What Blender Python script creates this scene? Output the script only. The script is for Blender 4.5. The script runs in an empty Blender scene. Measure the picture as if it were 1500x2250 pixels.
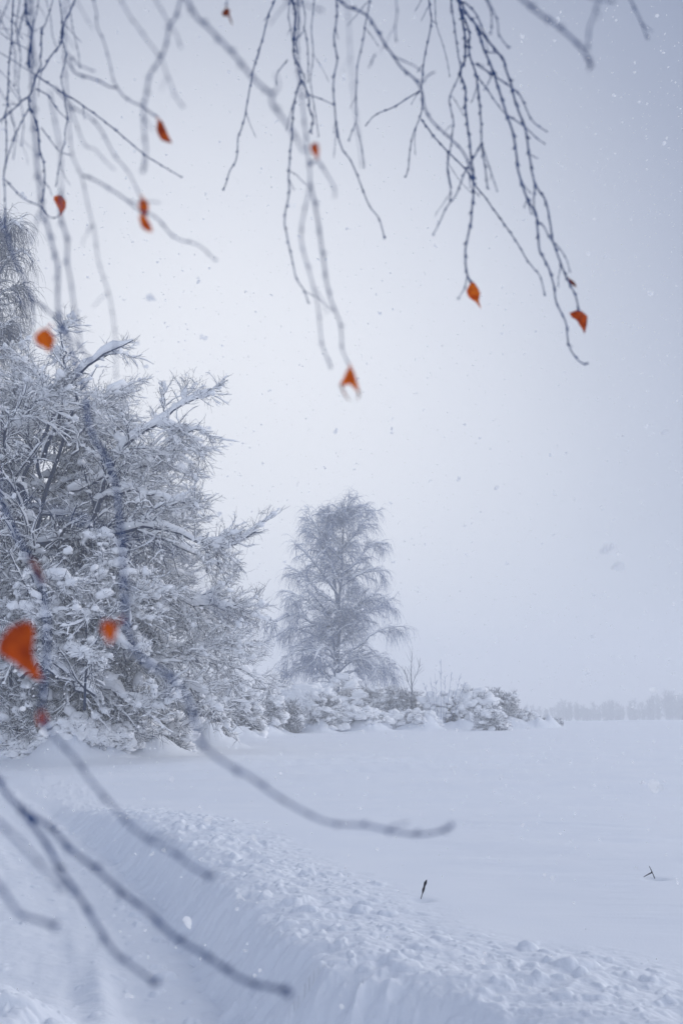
import bpy, bmesh, math, random
import numpy as np
from mathutils import Vector

random.seed(7)
rng = np.random.default_rng(11)
R = math.radians
scene = bpy.context.scene
col = scene.collection

# ------------------------------------------------------------------ camera
CAM_Z = 1.8
PITCH = R(11.25)
F_PX = 35.0 / 36.0 * 2250.0
cam_d = bpy.data.cameras.new('camera')
cam = bpy.data.objects.new('camera', cam_d)
col.objects.link(cam)
cam.location = (0, 0, CAM_Z)
cam.rotation_euler = (R(90) + PITCH, 0, 0)
cam_d.sensor_fit = 'VERTICAL'
cam_d.sensor_height = 36.0
cam_d.sensor_width = 24.0
cam_d.lens = 35.0
cam_d.clip_start = 0.05
cam_d.clip_end = 2000
cam_d.dof.use_dof = True
cam_d.dof.focus_distance = 32.0
cam_d.dof.aperture_fstop = 5.6
scene.camera = cam

# ------------------------------------------------------------------ light
SUN_AZ = R(58)
SUN_EL = R(24)
GLOW_AZ = R(-8)
sun_dir = Vector((math.sin(SUN_AZ) * math.cos(SUN_EL), math.cos(SUN_AZ) * math.cos(SUN_EL), math.sin(SUN_EL)))
GLOW_EL = R(14)
glow_dir = Vector((math.sin(GLOW_AZ) * math.cos(GLOW_EL), math.cos(GLOW_AZ) * math.cos(GLOW_EL), math.sin(GLOW_EL)))
world = bpy.data.worlds.new('World')
scene.world = world
world.use_nodes = True
nt = world.node_tree
nt.nodes.clear()
def N(tree, kind, **kw):
    n = tree.nodes.new(kind)
    for k, v in kw.items():
        setattr(n, k, v)
    return n
out = N(nt, 'ShaderNodeOutputWorld')
add = N(nt, 'ShaderNodeAddShader')
sky = N(nt, 'ShaderNodeTexSky', sky_type='NISHITA', sun_disc=False)
sky.sun_elevation = SUN_EL
sky.sun_rotation = SUN_AZ
sky.air_density = 1.0
sky.dust_density = 0.5
bg1 = N(nt, 'ShaderNodeBackground'); bg1.inputs[1].default_value = 0.008
bg2 = N(nt, 'ShaderNodeBackground'); bg2.inputs[1].default_value = 1.0
tc = N(nt, 'ShaderNodeTexCoord')
dot = N(nt, 'ShaderNodeVectorMath', operation='DOT_PRODUCT')
dot.inputs[1].default_value = glow_dir
rmp = N(nt, 'ShaderNodeValToRGB')
cr = rmp.color_ramp
cr.interpolation = 'B_SPLINE'
# position = (cosine to the bright patch + 1) / 2
SKY = [(0.0, (0.84, 0.92, 1.10)), (0.28, (0.66, 0.74, 0.92)), (0.52, (0.11, 0.15, 0.26)), (0.80, (0.115, 0.155, 0.265)), (0.885, (0.18, 0.225, 0.345)), (0.93, (0.33, 0.37, 0.485)),
       (0.962, (0.54, 0.575, 0.665)), (0.986, (0.76, 0.78, 0.835)), (1.0, (0.90, 0.91, 0.94))]
cr.elements[0].position = SKY[0][0]; cr.elements[0].color = (*SKY[0][1], 1)
cr.elements[1].position = SKY[-1][0]; cr.elements[1].color = (*SKY[-1][1], 1)
for p, c in SKY[1:-1]:
    e = cr.elements.new(p); e.color = (*c, 1)
# soft cloud structure
nz = N(nt, 'ShaderNodeTexNoise'); nz.inputs['Scale'].default_value = 1.6; nz.inputs['Detail'].default_value = 3
mr = N(nt, 'ShaderNodeMapRange')
mr.inputs['From Min'].default_value = 0.3; mr.inputs['From Max'].default_value = 0.7
mr.inputs['To Min'].default_value = 0.955; mr.inputs['To Max'].default_value = 1.045
mul = N(nt, 'ShaderNodeVectorMath', operation='SCALE')
L = nt.links.new
L(tc.outputs['Generated'], dot.inputs[0]); dm = N(nt, 'ShaderNodeMath', operation='MULTIPLY_ADD'); dm.inputs[1].default_value = 0.5; dm.inputs[2].default_value = 0.5
L(dot.outputs['Value'], dm.inputs[0]); L(dm.outputs[0], rmp.inputs[0])
L(tc.outputs['Generated'], nz.inputs['Vector']); L(nz.outputs[0], mr.inputs['Value'])
L(rmp.outputs[0], mul.inputs[0]); L(mr.outputs[0], mul.inputs['Scale'])
L(mul.outputs[0], bg2.inputs[0]); L(sky.outputs[0], bg1.inputs[0])
L(bg1.outputs[0], add.inputs[0]); L(bg2.outputs[0], add.inputs[1]); L(add.outputs[0], out.inputs[0])

sun_d = bpy.data.lights.new('sun', 'SUN')
sun_d.energy = 2.2
sun_d.angle = R(62)
sun_d.color = (1.0, 0.985, 0.97)
sun = bpy.data.objects.new('sun', sun_d)
col.objects.link(sun)
sun.rotation_euler = sun_dir.to_track_quat('Z', 'Y').to_euler()

scene.view_settings.view_transform = 'Standard'
scene.view_settings.look = 'None'
scene.view_settings.exposure = 0.0
scene.view_settings.gamma = 1.0
scene.cycles.max_bounces = 8
scene.cycles.diffuse_bounces = 7
scene.cycles.transparent_max_bounces = 8
scene.cycles.volume_bounces = 3
scene.cycles.use_denoising = True

# ------------------------------------------------------------------ helpers
cth, sth = math.cos(PITCH), math.sin(PITCH)
def ray(px, py):
    a = (px - 750.0) / F_PX
    b = (1125.0 - py) / F_PX
    return np.array([a, cth - b * sth, sth + b * cth])
def at(px, py, Y):
    """point seen in the photograph at px,py, Y metres ahead of the camera"""
    d = ray(px, py)
    return np.array([0, 0, CAM_Z]) + d * (Y / d[1])

def hash2(ix, iy, s=0):
    h = (ix.astype(np.int64) * 374761393 + iy.astype(np.int64) * 668265263 + s * 1442695041) & 0x7fffffff
    h = ((h ^ (h >> 13)) * 1274126177) & 0x7fffffff
    return ((h ^ (h >> 16)) & 0xffffff) / float(0xffffff)
def vnoise(x, y, s=0):
    ix = np.floor(x); iy = np.floor(y)
    fx = x - ix; fy = y - iy
    fx = fx * fx * fx * (fx * (fx * 6 - 15) + 10); fy = fy * fy * fy * (fy * (fy * 6 - 15) + 10)
    a = hash2(ix, iy, s); b = hash2(ix + 1, iy, s); c = hash2(ix, iy + 1, s); d = hash2(ix + 1, iy + 1, s)
    return (a * (1 - fx) + b * fx) * (1 - fy) + (c * (1 - fx) + d * fx) * fy
def fbm(x, y, o=4, s=0):
    r = 0; a = 0.5; t = 0
    for k in range(o):
        r = r + a * vnoise(x, y, s + k * 17); t += a; a *= 0.5
        x, y = x * 2.03 + 5.1 * y * 0.15, y * 2.03 - 5.1 * x * 0.05
    return r / t - 0.5
def cells(x, y, s=0, rmin=0.15, rmax=0.5, keep=0.6):
    """scattered rounded lumps, one per kept cell; height 0..1 scaled by size"""
    x, y = x + 0.55 * fbm(x * 1.9, y * 1.9, 3, s + 60), y + 0.55 * fbm(x * 1.9 + 31, y * 1.9, 3, s + 61)
    ix = np.floor(x); iy = np.floor(y)
    h = np.zeros_like(x)
    for dx in (-1, 0, 1):
        for dy in (-1, 0, 1):
            cx = ix + dx; cy = iy + dy
            px = cx + hash2(cx, cy, s + 1); py = cy + hash2(cx, cy, s + 2)
            rr = rmin + (rmax - rmin) * hash2(cx, cy, s + 3) ** 2
            on = hash2(cx, cy, s + 4) < keep
            el = 0.7 + 0.6 * hash2(cx, cy, s + 5)
            d = np.sqrt(((x - px) / el) ** 2 + ((y - py) * el) ** 2) / rr
            h = np.maximum(h, np.where(on & (d < 1), np.clip(1 - d * d, 0, 1) ** 0.55 * rr, 0))
    return h
def sstep(a, b, x):
    t = np.clip((x - a) / (b - a), 0, 1)
    return t * t * (3 - 2 * t)

def mesh_np(name, verts, quads=None, tris=None, mat=None, parent=None, smooth=True):
    me = bpy.data.meshes.new(name)
    nv = len(verts)
    me.vertices.add(nv)
    me.vertices.foreach_set('co', np.asarray(verts, dtype=np.float32).ravel())
    nq = 0 if quads is None else len(quads)
    ntr = 0 if tris is None else len(tris)
    idx = []; tot = []
    if nq: idx.append(np.asarray(quads, dtype=np.int32).ravel()); tot.append(np.full(nq, 4, np.int32))
    if ntr: idx.append(np.asarray(tris, dtype=np.int32).ravel()); tot.append(np.full(ntr, 3, np.int32))
    idx = np.concatenate(idx); tot = np.concatenate(tot)
    start = np.concatenate([[0], np.cumsum(tot)[:-1]]).astype(np.int32)
    me.loops.add(len(idx)); me.loops.foreach_set('vertex_index', idx)
    me.polygons.add(len(tot)); me.polygons.foreach_set('loop_start', start); me.polygons.foreach_set('loop_total', tot)
    me.polygons.foreach_set('use_smooth', np.full(len(tot), smooth))
    me.update(calc_edges=True)
    me.validate()
    o = bpy.data.objects.new(name, me)
    col.objects.link(o)
    if mat: me.materials.append(mat)
    if parent: o.parent = parent
    return o

class Geo:
    def __init__(self): self.v = []; self.q = []; self.t = []; self.n = 0
    def add(self, v, q=None, t=None):
        self.v.append(v)
        if q is not None and len(q): self.q.append(q + self.n)
        if t is not None and len(t): self.t.append(t + self.n)
        self.n += len(v)
    def tubes(self, P, Rd, k=4, up=None, w=1.0, h=1.0):
        """P (N,n,3), Rd (N,n): batch of tapered tubes"""
        Nn, n = P.shape[:2]
        if Nn == 0: return
        T = np.gradient(P, axis=1)
        T /= np.linalg.norm(T, axis=2, keepdims=True) + 1e-9
        m = T.mean(axis=1)
        ref = np.where(np.abs(m[:, 2:3]) > 0.85 * np.linalg.norm(m, axis=1, keepdims=True), np.array([[0.2, 1.0, 0.05]]), np.array([[0, 0, 1.0]]))
        U = np.cross(T, ref[:, None, :]); U /= np.linalg.norm(U, axis=2, keepdims=True) + 1e-9
        V = np.cross(U, T)
        a = np.arange(k) * 2 * math.pi / k
        if up is not None: P = P + V * up[..., None]
        ring = P[:, :, None, :] + (U[:, :, None, :] * (np.cos(a) * w)[None, None, :, None] + V[:, :, None, :] * (np.sin(a) * h)[None, None, :, None]) * Rd[:, :, None, None]
        v = ring.reshape(-1, 3)
        b = (np.arange(Nn) * n * k)[:, None, None] + (np.arange(n - 1) * k)[None, :, None]
        j = np.arange(k)[None, None, :]; j2 = (np.arange(k) + 1) % k
        q = np.stack([b + j, b + j2[None, None, :], b + k + j2[None, None, :], b + k + j], axis=-1).reshape(-1, 4)
        t = None
        if k == 3:
            t = np.stack([np.arange(Nn) * n * k + (n - 1) * k + i for i in range(3)], axis=-1)
        elif k >= 4:
            e = np.arange(Nn) * n * k + (n - 1) * k
            s0 = np.arange(Nn) * n * k
            t = np.concatenate([np.stack([e, e + i, e + i + 1], -1) for i in range(1, k - 1)] + [np.stack([s0, s0 + i + 1, s0 + i], -1) for i in range(1, k - 1)])
        self.add(v, q, t)
    def snow(self, P, Rd, thick, k=5, seed=0, lump=0.6):
        """snow lying along the upper side of branches"""
        if len(P) == 0: return
        T = np.gradient(P, axis=1); T /= np.linalg.norm(T, axis=2, keepdims=True) + 1e-9
        hor = np.sqrt(np.clip(1 - T[..., 2] ** 2, 0, 1))
        am = np.clip((hor - 0.35) / 0.5, 0, 1)
        nrm = np.random.default_rng(seed).random(P.shape[:2])
        th = thick * am * (1 - lump + 2 * lump * nrm)
        th[:, -1] *= 0.15; th[:, 0] *= 0.5
        rr = Rd * 0.55 + th * 0.55
        sel = th.max(axis=1) > 0.004
        self.tubes(P[sel], rr[sel], k=k, up=(Rd * 0.45 + th * 0.42)[sel], w=1.0, h=0.85)
    def blobs(self, C, S, variants, seed=0):
        r = np.random.default_rng(seed)
        for i, (bv, bt) in enumerate(variants):
            sel = np.arange(len(C)) % len(variants) == i
            c = C[sel]; s = S[sel]
            if not len(c): continue
            a = r.random(len(c)) * 6.283
            ca, sa = np.cos(a)[:, None], np.sin(a)[:, None]
            b = bv[None] * s[:, None, :]
            tl = r.normal(size=(len(c), 1)) * 0.35
            b = np.stack([b[..., 0] * np.cos(tl) - b[..., 2] * np.sin(tl), b[..., 1], b[..., 0] * np.sin(tl) + b[..., 2] * np.cos(tl)], -1)
            x = b[..., 0] * ca - b[..., 1] * sa; y = b[..., 0] * sa + b[..., 1] * ca
            v = np.stack([x, y, b[..., 2]], -1) + c[:, None, :]
            t = bt[None] + (np.arange(len(c)) * len(bv))[:, None, None]
            self.add(v.reshape(-1, 3), None, t.reshape(-1, 3))
    def build(self, name, mat, parent=None, smooth=True):
        if not self.v: return None
        return mesh_np(name, np.concatenate(self.v), np.concatenate(self.q) if self.q else None,
                       np.concatenate(self.t) if self.t else None, mat, parent, smooth)

def ico_variants(level, n, seed, amp=0.35, flat=True):
    res = []
    r = np.random.default_rng(seed)
    for i in range(n):
        bm = bmesh.new(); bmesh.ops.create_icosphere(bm, subdivisions=level, radius=1.0)
        v = np.array([x.co[:] for x in bm.verts]); t = np.array([[q.index for q in f.verts] for f in bm.faces]); bm.free()
        d = np.zeros(len(v))
        for q in range(9):
            w = r.normal(size=3) * (1.5 + .45 * q); ph = r.random() * 6.28
            d += np.sin(v @ w + ph) / (1 + .25 * q)
        v = v * (1 + amp * d / 2.2)[:, None]
        if flat: v[:, 2] = np.where(v[:, 2] < 0, v[:, 2] * 0.45, v[:, 2])
        res.append((v, t))
    return res
BLOB1 = ico_variants(2, 14, 3, .45)
BLOB2 = ico_variants(3, 14, 4, 0.45)

def tag(o, label=None, cat=None, group=None, kind=None):
    if label: o['label'] = label
    if cat: o['category'] = cat
    if group: o['group'] = group
    if kind: o['kind'] = kind
    return o
def empty(name, loc, label, cat, group=None):
    o = bpy.data.objects.new(name, None)
    o.location = loc
    o.empty_display_size = 0.2
    col.objects.link(o)
    return tag(o, label, cat, group)
def at_root(geo, loc):
    geo.v = [v - np.asarray(loc)[None] for v in geo.v]
    return geo

def catmull(pts, n):
    p = np.asarray(pts, float)
    if len(p) == 2: return p[0] + (p[1] - p[0]) * np.linspace(0, 1, n)[:, None]
    d = np.concatenate([[0], np.cumsum(np.linalg.norm(np.diff(p, axis=0), axis=1))])
    q = np.vstack([2 * p[0] - p[1], p, 2 * p[-1] - p[-2]])
    u = np.linspace(0, d[-1], n)
    res = []
    for x in u:
        i = min(max(np.searchsorted(d, x, side='right') - 1, 0), len(p) - 2)
        t = (x - d[i]) / (d[i + 1] - d[i] + 1e-9)
        a, b, c, e = q[i], q[i + 1], q[i + 2], q[i + 3]
        res.append(0.5 * ((2 * b) + (c - a) * t + (2 * a - 5 * b + 4 * c - e) * t * t + (3 * b - a - 3 * c + e) * t ** 3))
    return np.array(res)

def sprout(P, Rd, per, length, npts, ang=(0.5, 1.0), up=0.0, jit=0.15, trange=(0.15, 1.0), rfac=0.6, rmin=0.003, rtip=0.4, seed=0, flat=0.0, taper_len=0.5, lenf=None):
    """children along every parent polyline. per = number per parent; returns P, R"""
    r = np.random.default_rng(seed)
    Nn, n = P.shape[:2]
    M = int(round(Nn * per))
    idx = np.arange(M) % Nn if per >= 1 else r.permutation(Nn)[:M]
    if lenf is not None:
        idx = r.choice(Nn, size=int(M * lenf.mean()), p=lenf / lenf.sum()); M = len(idx)
    t = trange[0] + (trange[1] - trange[0]) * r.random(M)
    f = t * (n - 1); i = np.minimum(f.astype(int), n - 2); w = (f - i)[:, None]
    base = P[idx, i] * (1 - w) + P[idx, i + 1] * w
    tan = P[idx, i + 1] - P[idx, i]; tan /= np.linalg.norm(tan, axis=1, keepdims=True) + 1e-9
    rad = Rd[idx, i] * (1 - w[:, 0]) + Rd[idx, i + 1] * w[:, 0]
    rnd = r.normal(size=(M, 3)); rnd[:, 2] *= (1 - flat)
    perp = rnd - (rnd * tan).sum(1, keepdims=True) * tan; perp /= np.linalg.norm(perp, axis=1, keepdims=True) + 1e-9
    a = (ang[0] + (ang[1] - ang[0]) * r.random(M))[:, None]
    d = np.cos(a) * tan + np.sin(a) * perp
    ln = length * (0.6 + 0.8 * r.random(M)) * (1 - taper_len * t)
    if lenf is not None: ln = ln * (.45 + .55 * lenf[idx])
    Q = [base]
    step = (ln / (npts - 1))[:, None]
    for k in range(npts - 1):
        d = d + np.array([0, 0, up])[None] + r.normal(size=(M, 3)) * jit
        d /= np.linalg.norm(d, axis=1, keepdims=True) + 1e-9
        Q.append(Q[-1] + d * step)
    r0 = np.maximum(rad * rfac, rmin)
    RR = r0[:, None] * np.linspace(1, rtip, npts)[None]
    return np.stack(Q, 1), RR

# ------------------------------------------------------------------ materials
def principled(name, base, rough=0.9, spec=0.2):
    m = bpy.data.materials.new(name); m.use_nodes = True
    b = m.node_tree.nodes['Principled BSDF']
    b.inputs['Base Color'].default_value = (*base, 1)
    b.inputs['Roughness'].default_value = rough
    b.inputs['Specular IOR Level'].default_value = spec
    return m, b
def noisy(name, c1, c2, scale, rough=0.9, bump=0.0, bscale=None, detail=4, spec=0.2, bdist=0.01):
    m, b = principled(name, c1, rough, spec)
    t = m.node_tree
    tc = N(t, 'ShaderNodeTexCoord')
    n = N(t, 'ShaderNodeTexNoise'); n.inputs['Scale'].default_value = scale; n.inputs['Detail'].default_value = detail
    r = N(t, 'ShaderNodeValToRGB')
    r.color_ramp.elements[0].position = 0.35; r.color_ramp.elements[0].color = (*c1, 1)
    r.color_ramp.elements[1].position = 0.65; r.color_ramp.elements[1].color = (*c2, 1)
    t.links.new(tc.outputs['Object'], n.inputs['Vector']); t.links.new(n.outputs[0], r.inputs[0]); t.links.new(r.outputs[0], b.inputs['Base Color'])
    if bump:
        n2 = N(t, 'ShaderNodeTexNoise'); n2.inputs['Scale'].default_value = bscale or scale * 4; n2.inputs['Detail'].default_value = 6
        bp = N(t, 'ShaderNodeBump'); bp.inputs['Strength'].default_value = bump; bp.inputs['Distance'].default_value = bdist
        t.links.new(tc.outputs['Object'], n2.inputs['Vector']); t.links.new(n2.outputs[0], bp.inputs['Height']); t.links.new(bp.outputs[0], b.inputs['Normal'])
    return m
M_SNOW = noisy('snow_ground', (0.82, 0.85, 0.905), (0.85, 0.875, 0.92), 1.3, 0.75, 0.35, 60, bdist=0.006)
M_SNOWB = noisy('snow_on_branches', (0.94, 0.945, 0.96), (0.96, 0.965, 0.975), 8, 0.8)
M_BARK = noisy('dark_bark', (0.004, 0.014, 0.048), (0.014, 0.036, 0.100), 14, 0.9, 0.4, 60)
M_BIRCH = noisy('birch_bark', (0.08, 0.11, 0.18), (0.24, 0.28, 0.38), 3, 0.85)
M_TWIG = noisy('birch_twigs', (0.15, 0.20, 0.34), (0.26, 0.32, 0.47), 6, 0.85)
M_NEAR = noisy('near_twig_bark', (0.016, 0.048, 0.150), (0.042, 0.092, 0.235), 90, 0.7, 0.5, 400, spec=0.3, bdist=0.0008)
M_FAR = noisy('far_wood', (0.03, 0.05, 0.08), (0.06, 0.08, 0.12), 0.5, 0.95)
M_WEED = noisy('dry_stem', (0.012, 0.014, 0.022), (0.03, 0.03, 0.04), 40, 0.9)
def leaf_mat(name, c1, c2):
    m = noisy(name, c1, c2, 120, 0.55, 0.6, 500, spec=0.3, bdist=0.0006)
    t = m.node_tree
    b = t.nodes['Principled BSDF']; o = t.nodes['Material Output']
    tr = N(t, 'ShaderNodeBsdfTranslucent'); mx = N(t, 'ShaderNodeMixShader'); mx.inputs[0].default_value = 0.45
    src = b.inputs['Base Color'].links[0].from_socket
    t.links.new(src, tr.inputs[0]); t.links.new(b.outputs[0], mx.inputs[1]); t.links.new(tr.outputs[0], mx.inputs[2]); t.links.new(mx.outputs[0], o.inputs[0])
    return m
M_LEAF = leaf_mat('orange_leaf', (0.74, 0.13, 0.010), (0.95, 0.31, 0.015))
M_LEAFD = leaf_mat('rust_leaf', (0.50, 0.065, 0.012), (0.80, 0.17, 0.012))
M_LEAFB = leaf_mat('brown_leaf', (0.20, 0.05, 0.02), (0.42, 0.07, 0.02))
def flake_mat():
    m = bpy.data.materials.new('snowflake'); m.use_nodes = True
    t = m.node_tree; o = t.nodes['Material Output']
    for n in list(t.nodes):
        if n != o: t.nodes.remove(n)
    a = N(t, 'ShaderNodeBsdfDiffuse'); a.inputs[0].default_value = (0.99, 0.99, 0.99, 1)
    b = N(t, 'ShaderNodeBsdfTranslucent'); b.inputs[0].default_value = (0.99, 0.99, 0.99, 1)
    ad = N(t, 'ShaderNodeMixShader'); ad.inputs[0].default_value = 0.5
    t.links.new(a.outputs[0], ad.inputs[1]); t.links.new(b.outputs[0], ad.inputs[2]); t.links.new(ad.outputs[0], o.inputs[0])
    tp = N(t, 'ShaderNodeBsdfTransparent'); m2 = N(t, 'ShaderNodeMixShader'); m2.inputs[0].default_value = 0.2   # lacy, open crystals
    t.links.new(ad.outputs[0], m2.inputs[1]); t.links.new(tp.outputs[0], m2.inputs[2]); t.links.new(m2.outputs[0], o.inputs[0])
    return m
M_FLAKE = flake_mat()

# ------------------------------------------------------------------ terrain
FOOT = np.array([(-7.5, 22), (-4.6, 16.0), (-3.5, 13.8), (-2.76, 12.3), (-1.94, 10.1), (-1.31, 8.2), (-0.95, 7.0), (-0.70, 6.2), (-0.50, 5.55), (-0.20, 5.12), (0.15, 4.95), (0.44, 4.75), (0.60, 4.4), (0.70, 3.8), (0.8, 2.2), (0.9, 0), (1.0, -8)], float)
def bank(x, y):
    """signed distance from the foot of the ploughed bank (positive = field side) and arc length"""
    best = np.full(x.shape, 1e9); sd = np.zeros_like(x); sl = np.zeros_like(x); acc = 0
    for a, b in zip(FOOT[:-1], FOOT[1:]):
        e = b - a; l2 = (e ** 2).sum(); l = math.sqrt(l2)
        t = np.clip(((x - a[0]) * e[0] + (y - a[1]) * e[1]) / l2, 0, 1)
        dx = x - a[0] - t * e[0]; dy = y - a[1] - t * e[1]
        d = np.hypot(dx, dy)
        sg = np.sign(e[1] * (-(x - a[0])) + e[0] * (y - a[1]))
        m = d < best
        best = np.where(m, d, best); sd = np.where(m, d * sg, sd); sl = np.where(m, acc + t * l, sl); acc += l
    return sd, sl
MOUNDS = [(0.56, 7.42, .09, -.035), (2.51, 8.38, .09, -.035)]
def ground(x, y):
    x = np.asarray(x, float); y = np.asarray(y, float)
    z = 0.65 * sstep(9, 29, y) + 0.13 * sstep(28, 75, y) - 3.0 * sstep(82, 170, y)
    z = z + 0.30 * sstep(6, 40, x) * sstep(35, 75, y)
    z = z + 0.18 * fbm(x * 0.05, y * 0.05, 2, 5) * sstep(12, 40, np.hypot(x, y))
    sd, sl = bank(x, y)
    wob = 0.20 * fbm(x * 1.7 + 3, y * 1.7, 4, 21)
    sd2 = sd + wob
    fade = 1 - sstep(11.5, 18, y) 
    near = 1 - sstep(15, 28, y)
    H = 0.42 * fade + 0.05 * near
    prof = sstep(0.0, 0.46, sd2) * 0.88 + 0.18 * sstep(0.22, 0.75, sd2) - 0.06 * sstep(0.9, 2.6, sd2)
    z = z + H * prof
    # flutes running down the cut face of the bank
    face = sstep(0.0, 0.10, sd2) * (1 - sstep(0.34, 0.56, sd2)) * fade
    fl = fbm(sl * 8 + 1.2 * fbm(sl * 2, sd * 2, 2, 3), sd * 2.2, 3, 9)
    rid = np.abs(fbm(sl * 5.5 + sd * 1.1, sd * 1.9, 3, 33))
    z = z + face * (0.12 * fl - 0.13 * rid + 0.03 * fbm(x * 22, y * 22, 3, 12))
    # clods thrown on top of the bank
    top = sstep(0.30, 0.52, sd2) * (1 - sstep(0.95 + 0.5 * fbm(sl * 1.1, sl * 0, 2, 8), 1.75, sd2)) * (1 - 0.6 * sstep(14, 22, y))
    top = np.where(y > 30, 0, top)
    lum = cells(x * 7, y * 7, 3, 0.12, 0.5, 0.5) * 0.062 + cells(x * 4.2 + 9, y * 4.2, 13, 0.10, 0.34, 0.16) * 0.11 + cells(x * 14, y * 14, 23, 0.15, 0.5, 0.6) * 0.026 + 0.02 * fbm(x * 16, y * 16, 3, 29) + cells(x * 2.3 + 4, y * 2.3, 31, 0.10, 0.26, 0.10) * 0.14
    z = z + top * (lum + 0.05 * fbm(x * 3.2, y * 3.2, 4, 41) - 0.03 * np.clip(fbm(x * 6, y * 6, 2, 47) * 2, 0, 1))
    # crumbs at the foot
    foot = np.exp(-((sd + 0.12) / 0.22) ** 2) * near
    z = z + foot * (0.02 + 0.10 * cells(x * 6, y * 6, 53, 0.15, 0.5, 0.5) + 0.04 * fbm(x * 5, y * 5, 3, 55))
    # the ploughed road: ruts along the road
    road = (1 - sstep(-0.5, -0.1, sd)) * (1 - sstep(12, 20, y)) 
    rut = fbm(sd * 2.6, sl * 0.22, 3, 61)
    z = z + road * (0.08 * rut + 0.025 * fbm(x * 6, y * 6, 4, 66) + 0.07 * cells(x * 5, y * 5, 71, 0.1, 0.4, 0.22))
    # a smaller windrow along the near edge of the lane
    w2 = np.exp(-((sd + 0.62 - 0.10 * fbm(sl * 0.9, sl * 0, 2, 77)) / 0.11) ** 2) * (1 - sstep(6.6, 8.4, y))
    z = z + w2 * (0.07 + 0.05 * fbm(x * 5, y * 5, 3, 79))
    # heap of ploughed snow in the near left corner
    hp = np.exp(-(((x + 1.75) / 0.42) ** 2 + ((y - 5.6) / 0.5) ** 2)) + 0.9 * np.exp(-(((x + 2.3) / 0.5) ** 2 + ((y - 6.2) / 0.45) ** 2))
    z = z + hp * (0.30 + 0.22 * fbm(x * 2.5, y * 2.5, 4, 83)) + np.clip(hp, 0, 0.5) * (cells(x * 3.4, y * 3.4, 85, 0.2, 0.55, 0.6) * 0.24 + cells(x * 8, y * 8, 87, 0.2, 0.5, 0.5) * 0.06)
    # tyre tracks on the far lane
    u = (y - 21.5) - 0.42 * (x + 8)
    lane = np.exp(-(u / 4.2) ** 2) * (1 - sstep(2, 9, x))
    z = z + lane * (0.10 * fbm(u * 1.7, x * 0.05, 4, 91) + 0.05 * fbm(u * 5.5, x * 0.06, 3, 92) + 0.04 * np.sin(u * 3.1))
    # drifted field
    fld = sstep(1.6, 3.0, sd) + sstep(18, 24, y) * (1 - sstep(1.6, 3.0, sd))
    z = z + fld * (0.07 * fbm(x * 0.35, y * 0.8, 3, 95) + 0.03 * fbm(x * 0.9 + y * .4, y * 3.2, 4, 97))
    # low ridge of snowed-under grass in front of the hedge
    hz = sstep(25, 28, y) * (1 - sstep(78, 90, y)) * (1 - sstep(6, 24, x - 0.35 * (y - 50)))
    for (mx, my, mw, mh) in MOUNDS:
        d2 = ((x - mx) / mw) ** 2 + ((y - my) / mw) ** 2
        m = d2 < 9
        if m.any():
            z = z.copy(); z[m] += mh * np.exp(-d2[m] * 1.4) * (1 + .8 * fbm(x[m] * 2.2, y[m] * 2.2, 3, 101))
    return z
_r = random.Random(3)
for _px, _Y, _w in [(25, 26, 150), (135, 25.6, 150), (215, 26, 150), (320, 27.6, 170), (420, 32, 180), (510, 39, 150), (572, 46, 90), (628, 50, 80), (668, 56, 120), (706, 52, 90), (752, 59, 130), (790, 54, 130), (880, 60, 130), (905, 56, 120), (985, 59, 120), (1048, 60, 90), (1103, 61, 80), (1150, 61, 80), (1205, 62, 60)]:
    for _k in range(3):
        MOUNDS.append(((_px + _r.uniform(-.35, .35) * _w - 750) / F_PX * _Y, _Y + _r.uniform(-.8, .3), _w / F_PX * _Y * _r.uniform(.18, .42), _r.uniform(.18, .48)))
def gz(x, y): return float(ground(np.array([x]), np.array([y]))[0])

def build_ground():
    a1 = np.linspace(-31, 31, 1000)
    ang = np.concatenate([np.linspace(-180, -33, 60), a1, np.linspace(33, 180, 60)[:-1]])
    ang = np.radians(ang)
    r0 = np.exp(np.linspace(math.log(1.6), math.log(4.2), 40))[:-1]
    r1 = np.exp(np.linspace(math.log(4.2), math.log(16), 680))[:-1]
    r2 = np.exp(np.linspace(math.log(16), math.log(390), 330))
    rad = np.concatenate([[0.4], r0, r1, r2])
    A, Rr = np.meshgrid(ang, rad)
    X = np.sin(A) * Rr; Y = np.cos(A) * Rr
    Z = ground(X, Y)
    v = np.stack([X, Y, Z], -1).reshape(-1, 3)
    nr, na = A.shape
    i = (np.arange(nr - 1) * na)[:, None]; j = np.arange(na)[None]; j2 = (j + 1) % na
    q = np.stack([i + j, i + j2, i + na + j2, i + na + j], -1).reshape(-1, 4)[:, ::-1]
    v = np.vstack([v, [[0, 0, float(Z[0].mean())]]])
    c = len(v) - 1
    t = np.stack([np.arange(na), np.full(na, c), (np.arange(na) + 1) % na], -1)[:, ::-1]
    o = mesh_np('snow_ground', v, q, t, M_SNOW)
    tag(o, kind='structure')
    return o
build_ground()

# ------------------------------------------------------------------ snow-laden trees
def guides(lst, n=14, d0=None):
    P = []; Rr = []
    for g in lst:
        pts, r0, r1 = g
        P.append(catmull([at(*p) for p in pts], n)); Rr.append(np.linspace(r0, r1, n))
    return np.array(P), np.array(Rr)
def wiggle(P, amp, seed):
    r = np.random.default_rng(seed)
    n = P.shape[1]
    w = r.normal(size=P.shape) * amp
    w[:, 0] = 0
    return P + w

def finish_tree(root, limbs, twigs, snow, bark, twigmat, extra=None):
    loc = root.location
    if limbs: at_root(limbs, loc).build('trunk', bark, root)
    if twigs: at_root(twigs, loc).build('crown', twigmat, root)
    if snow: at_root(snow, loc).build('snow_cover', M_SNOWB, root)

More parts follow.
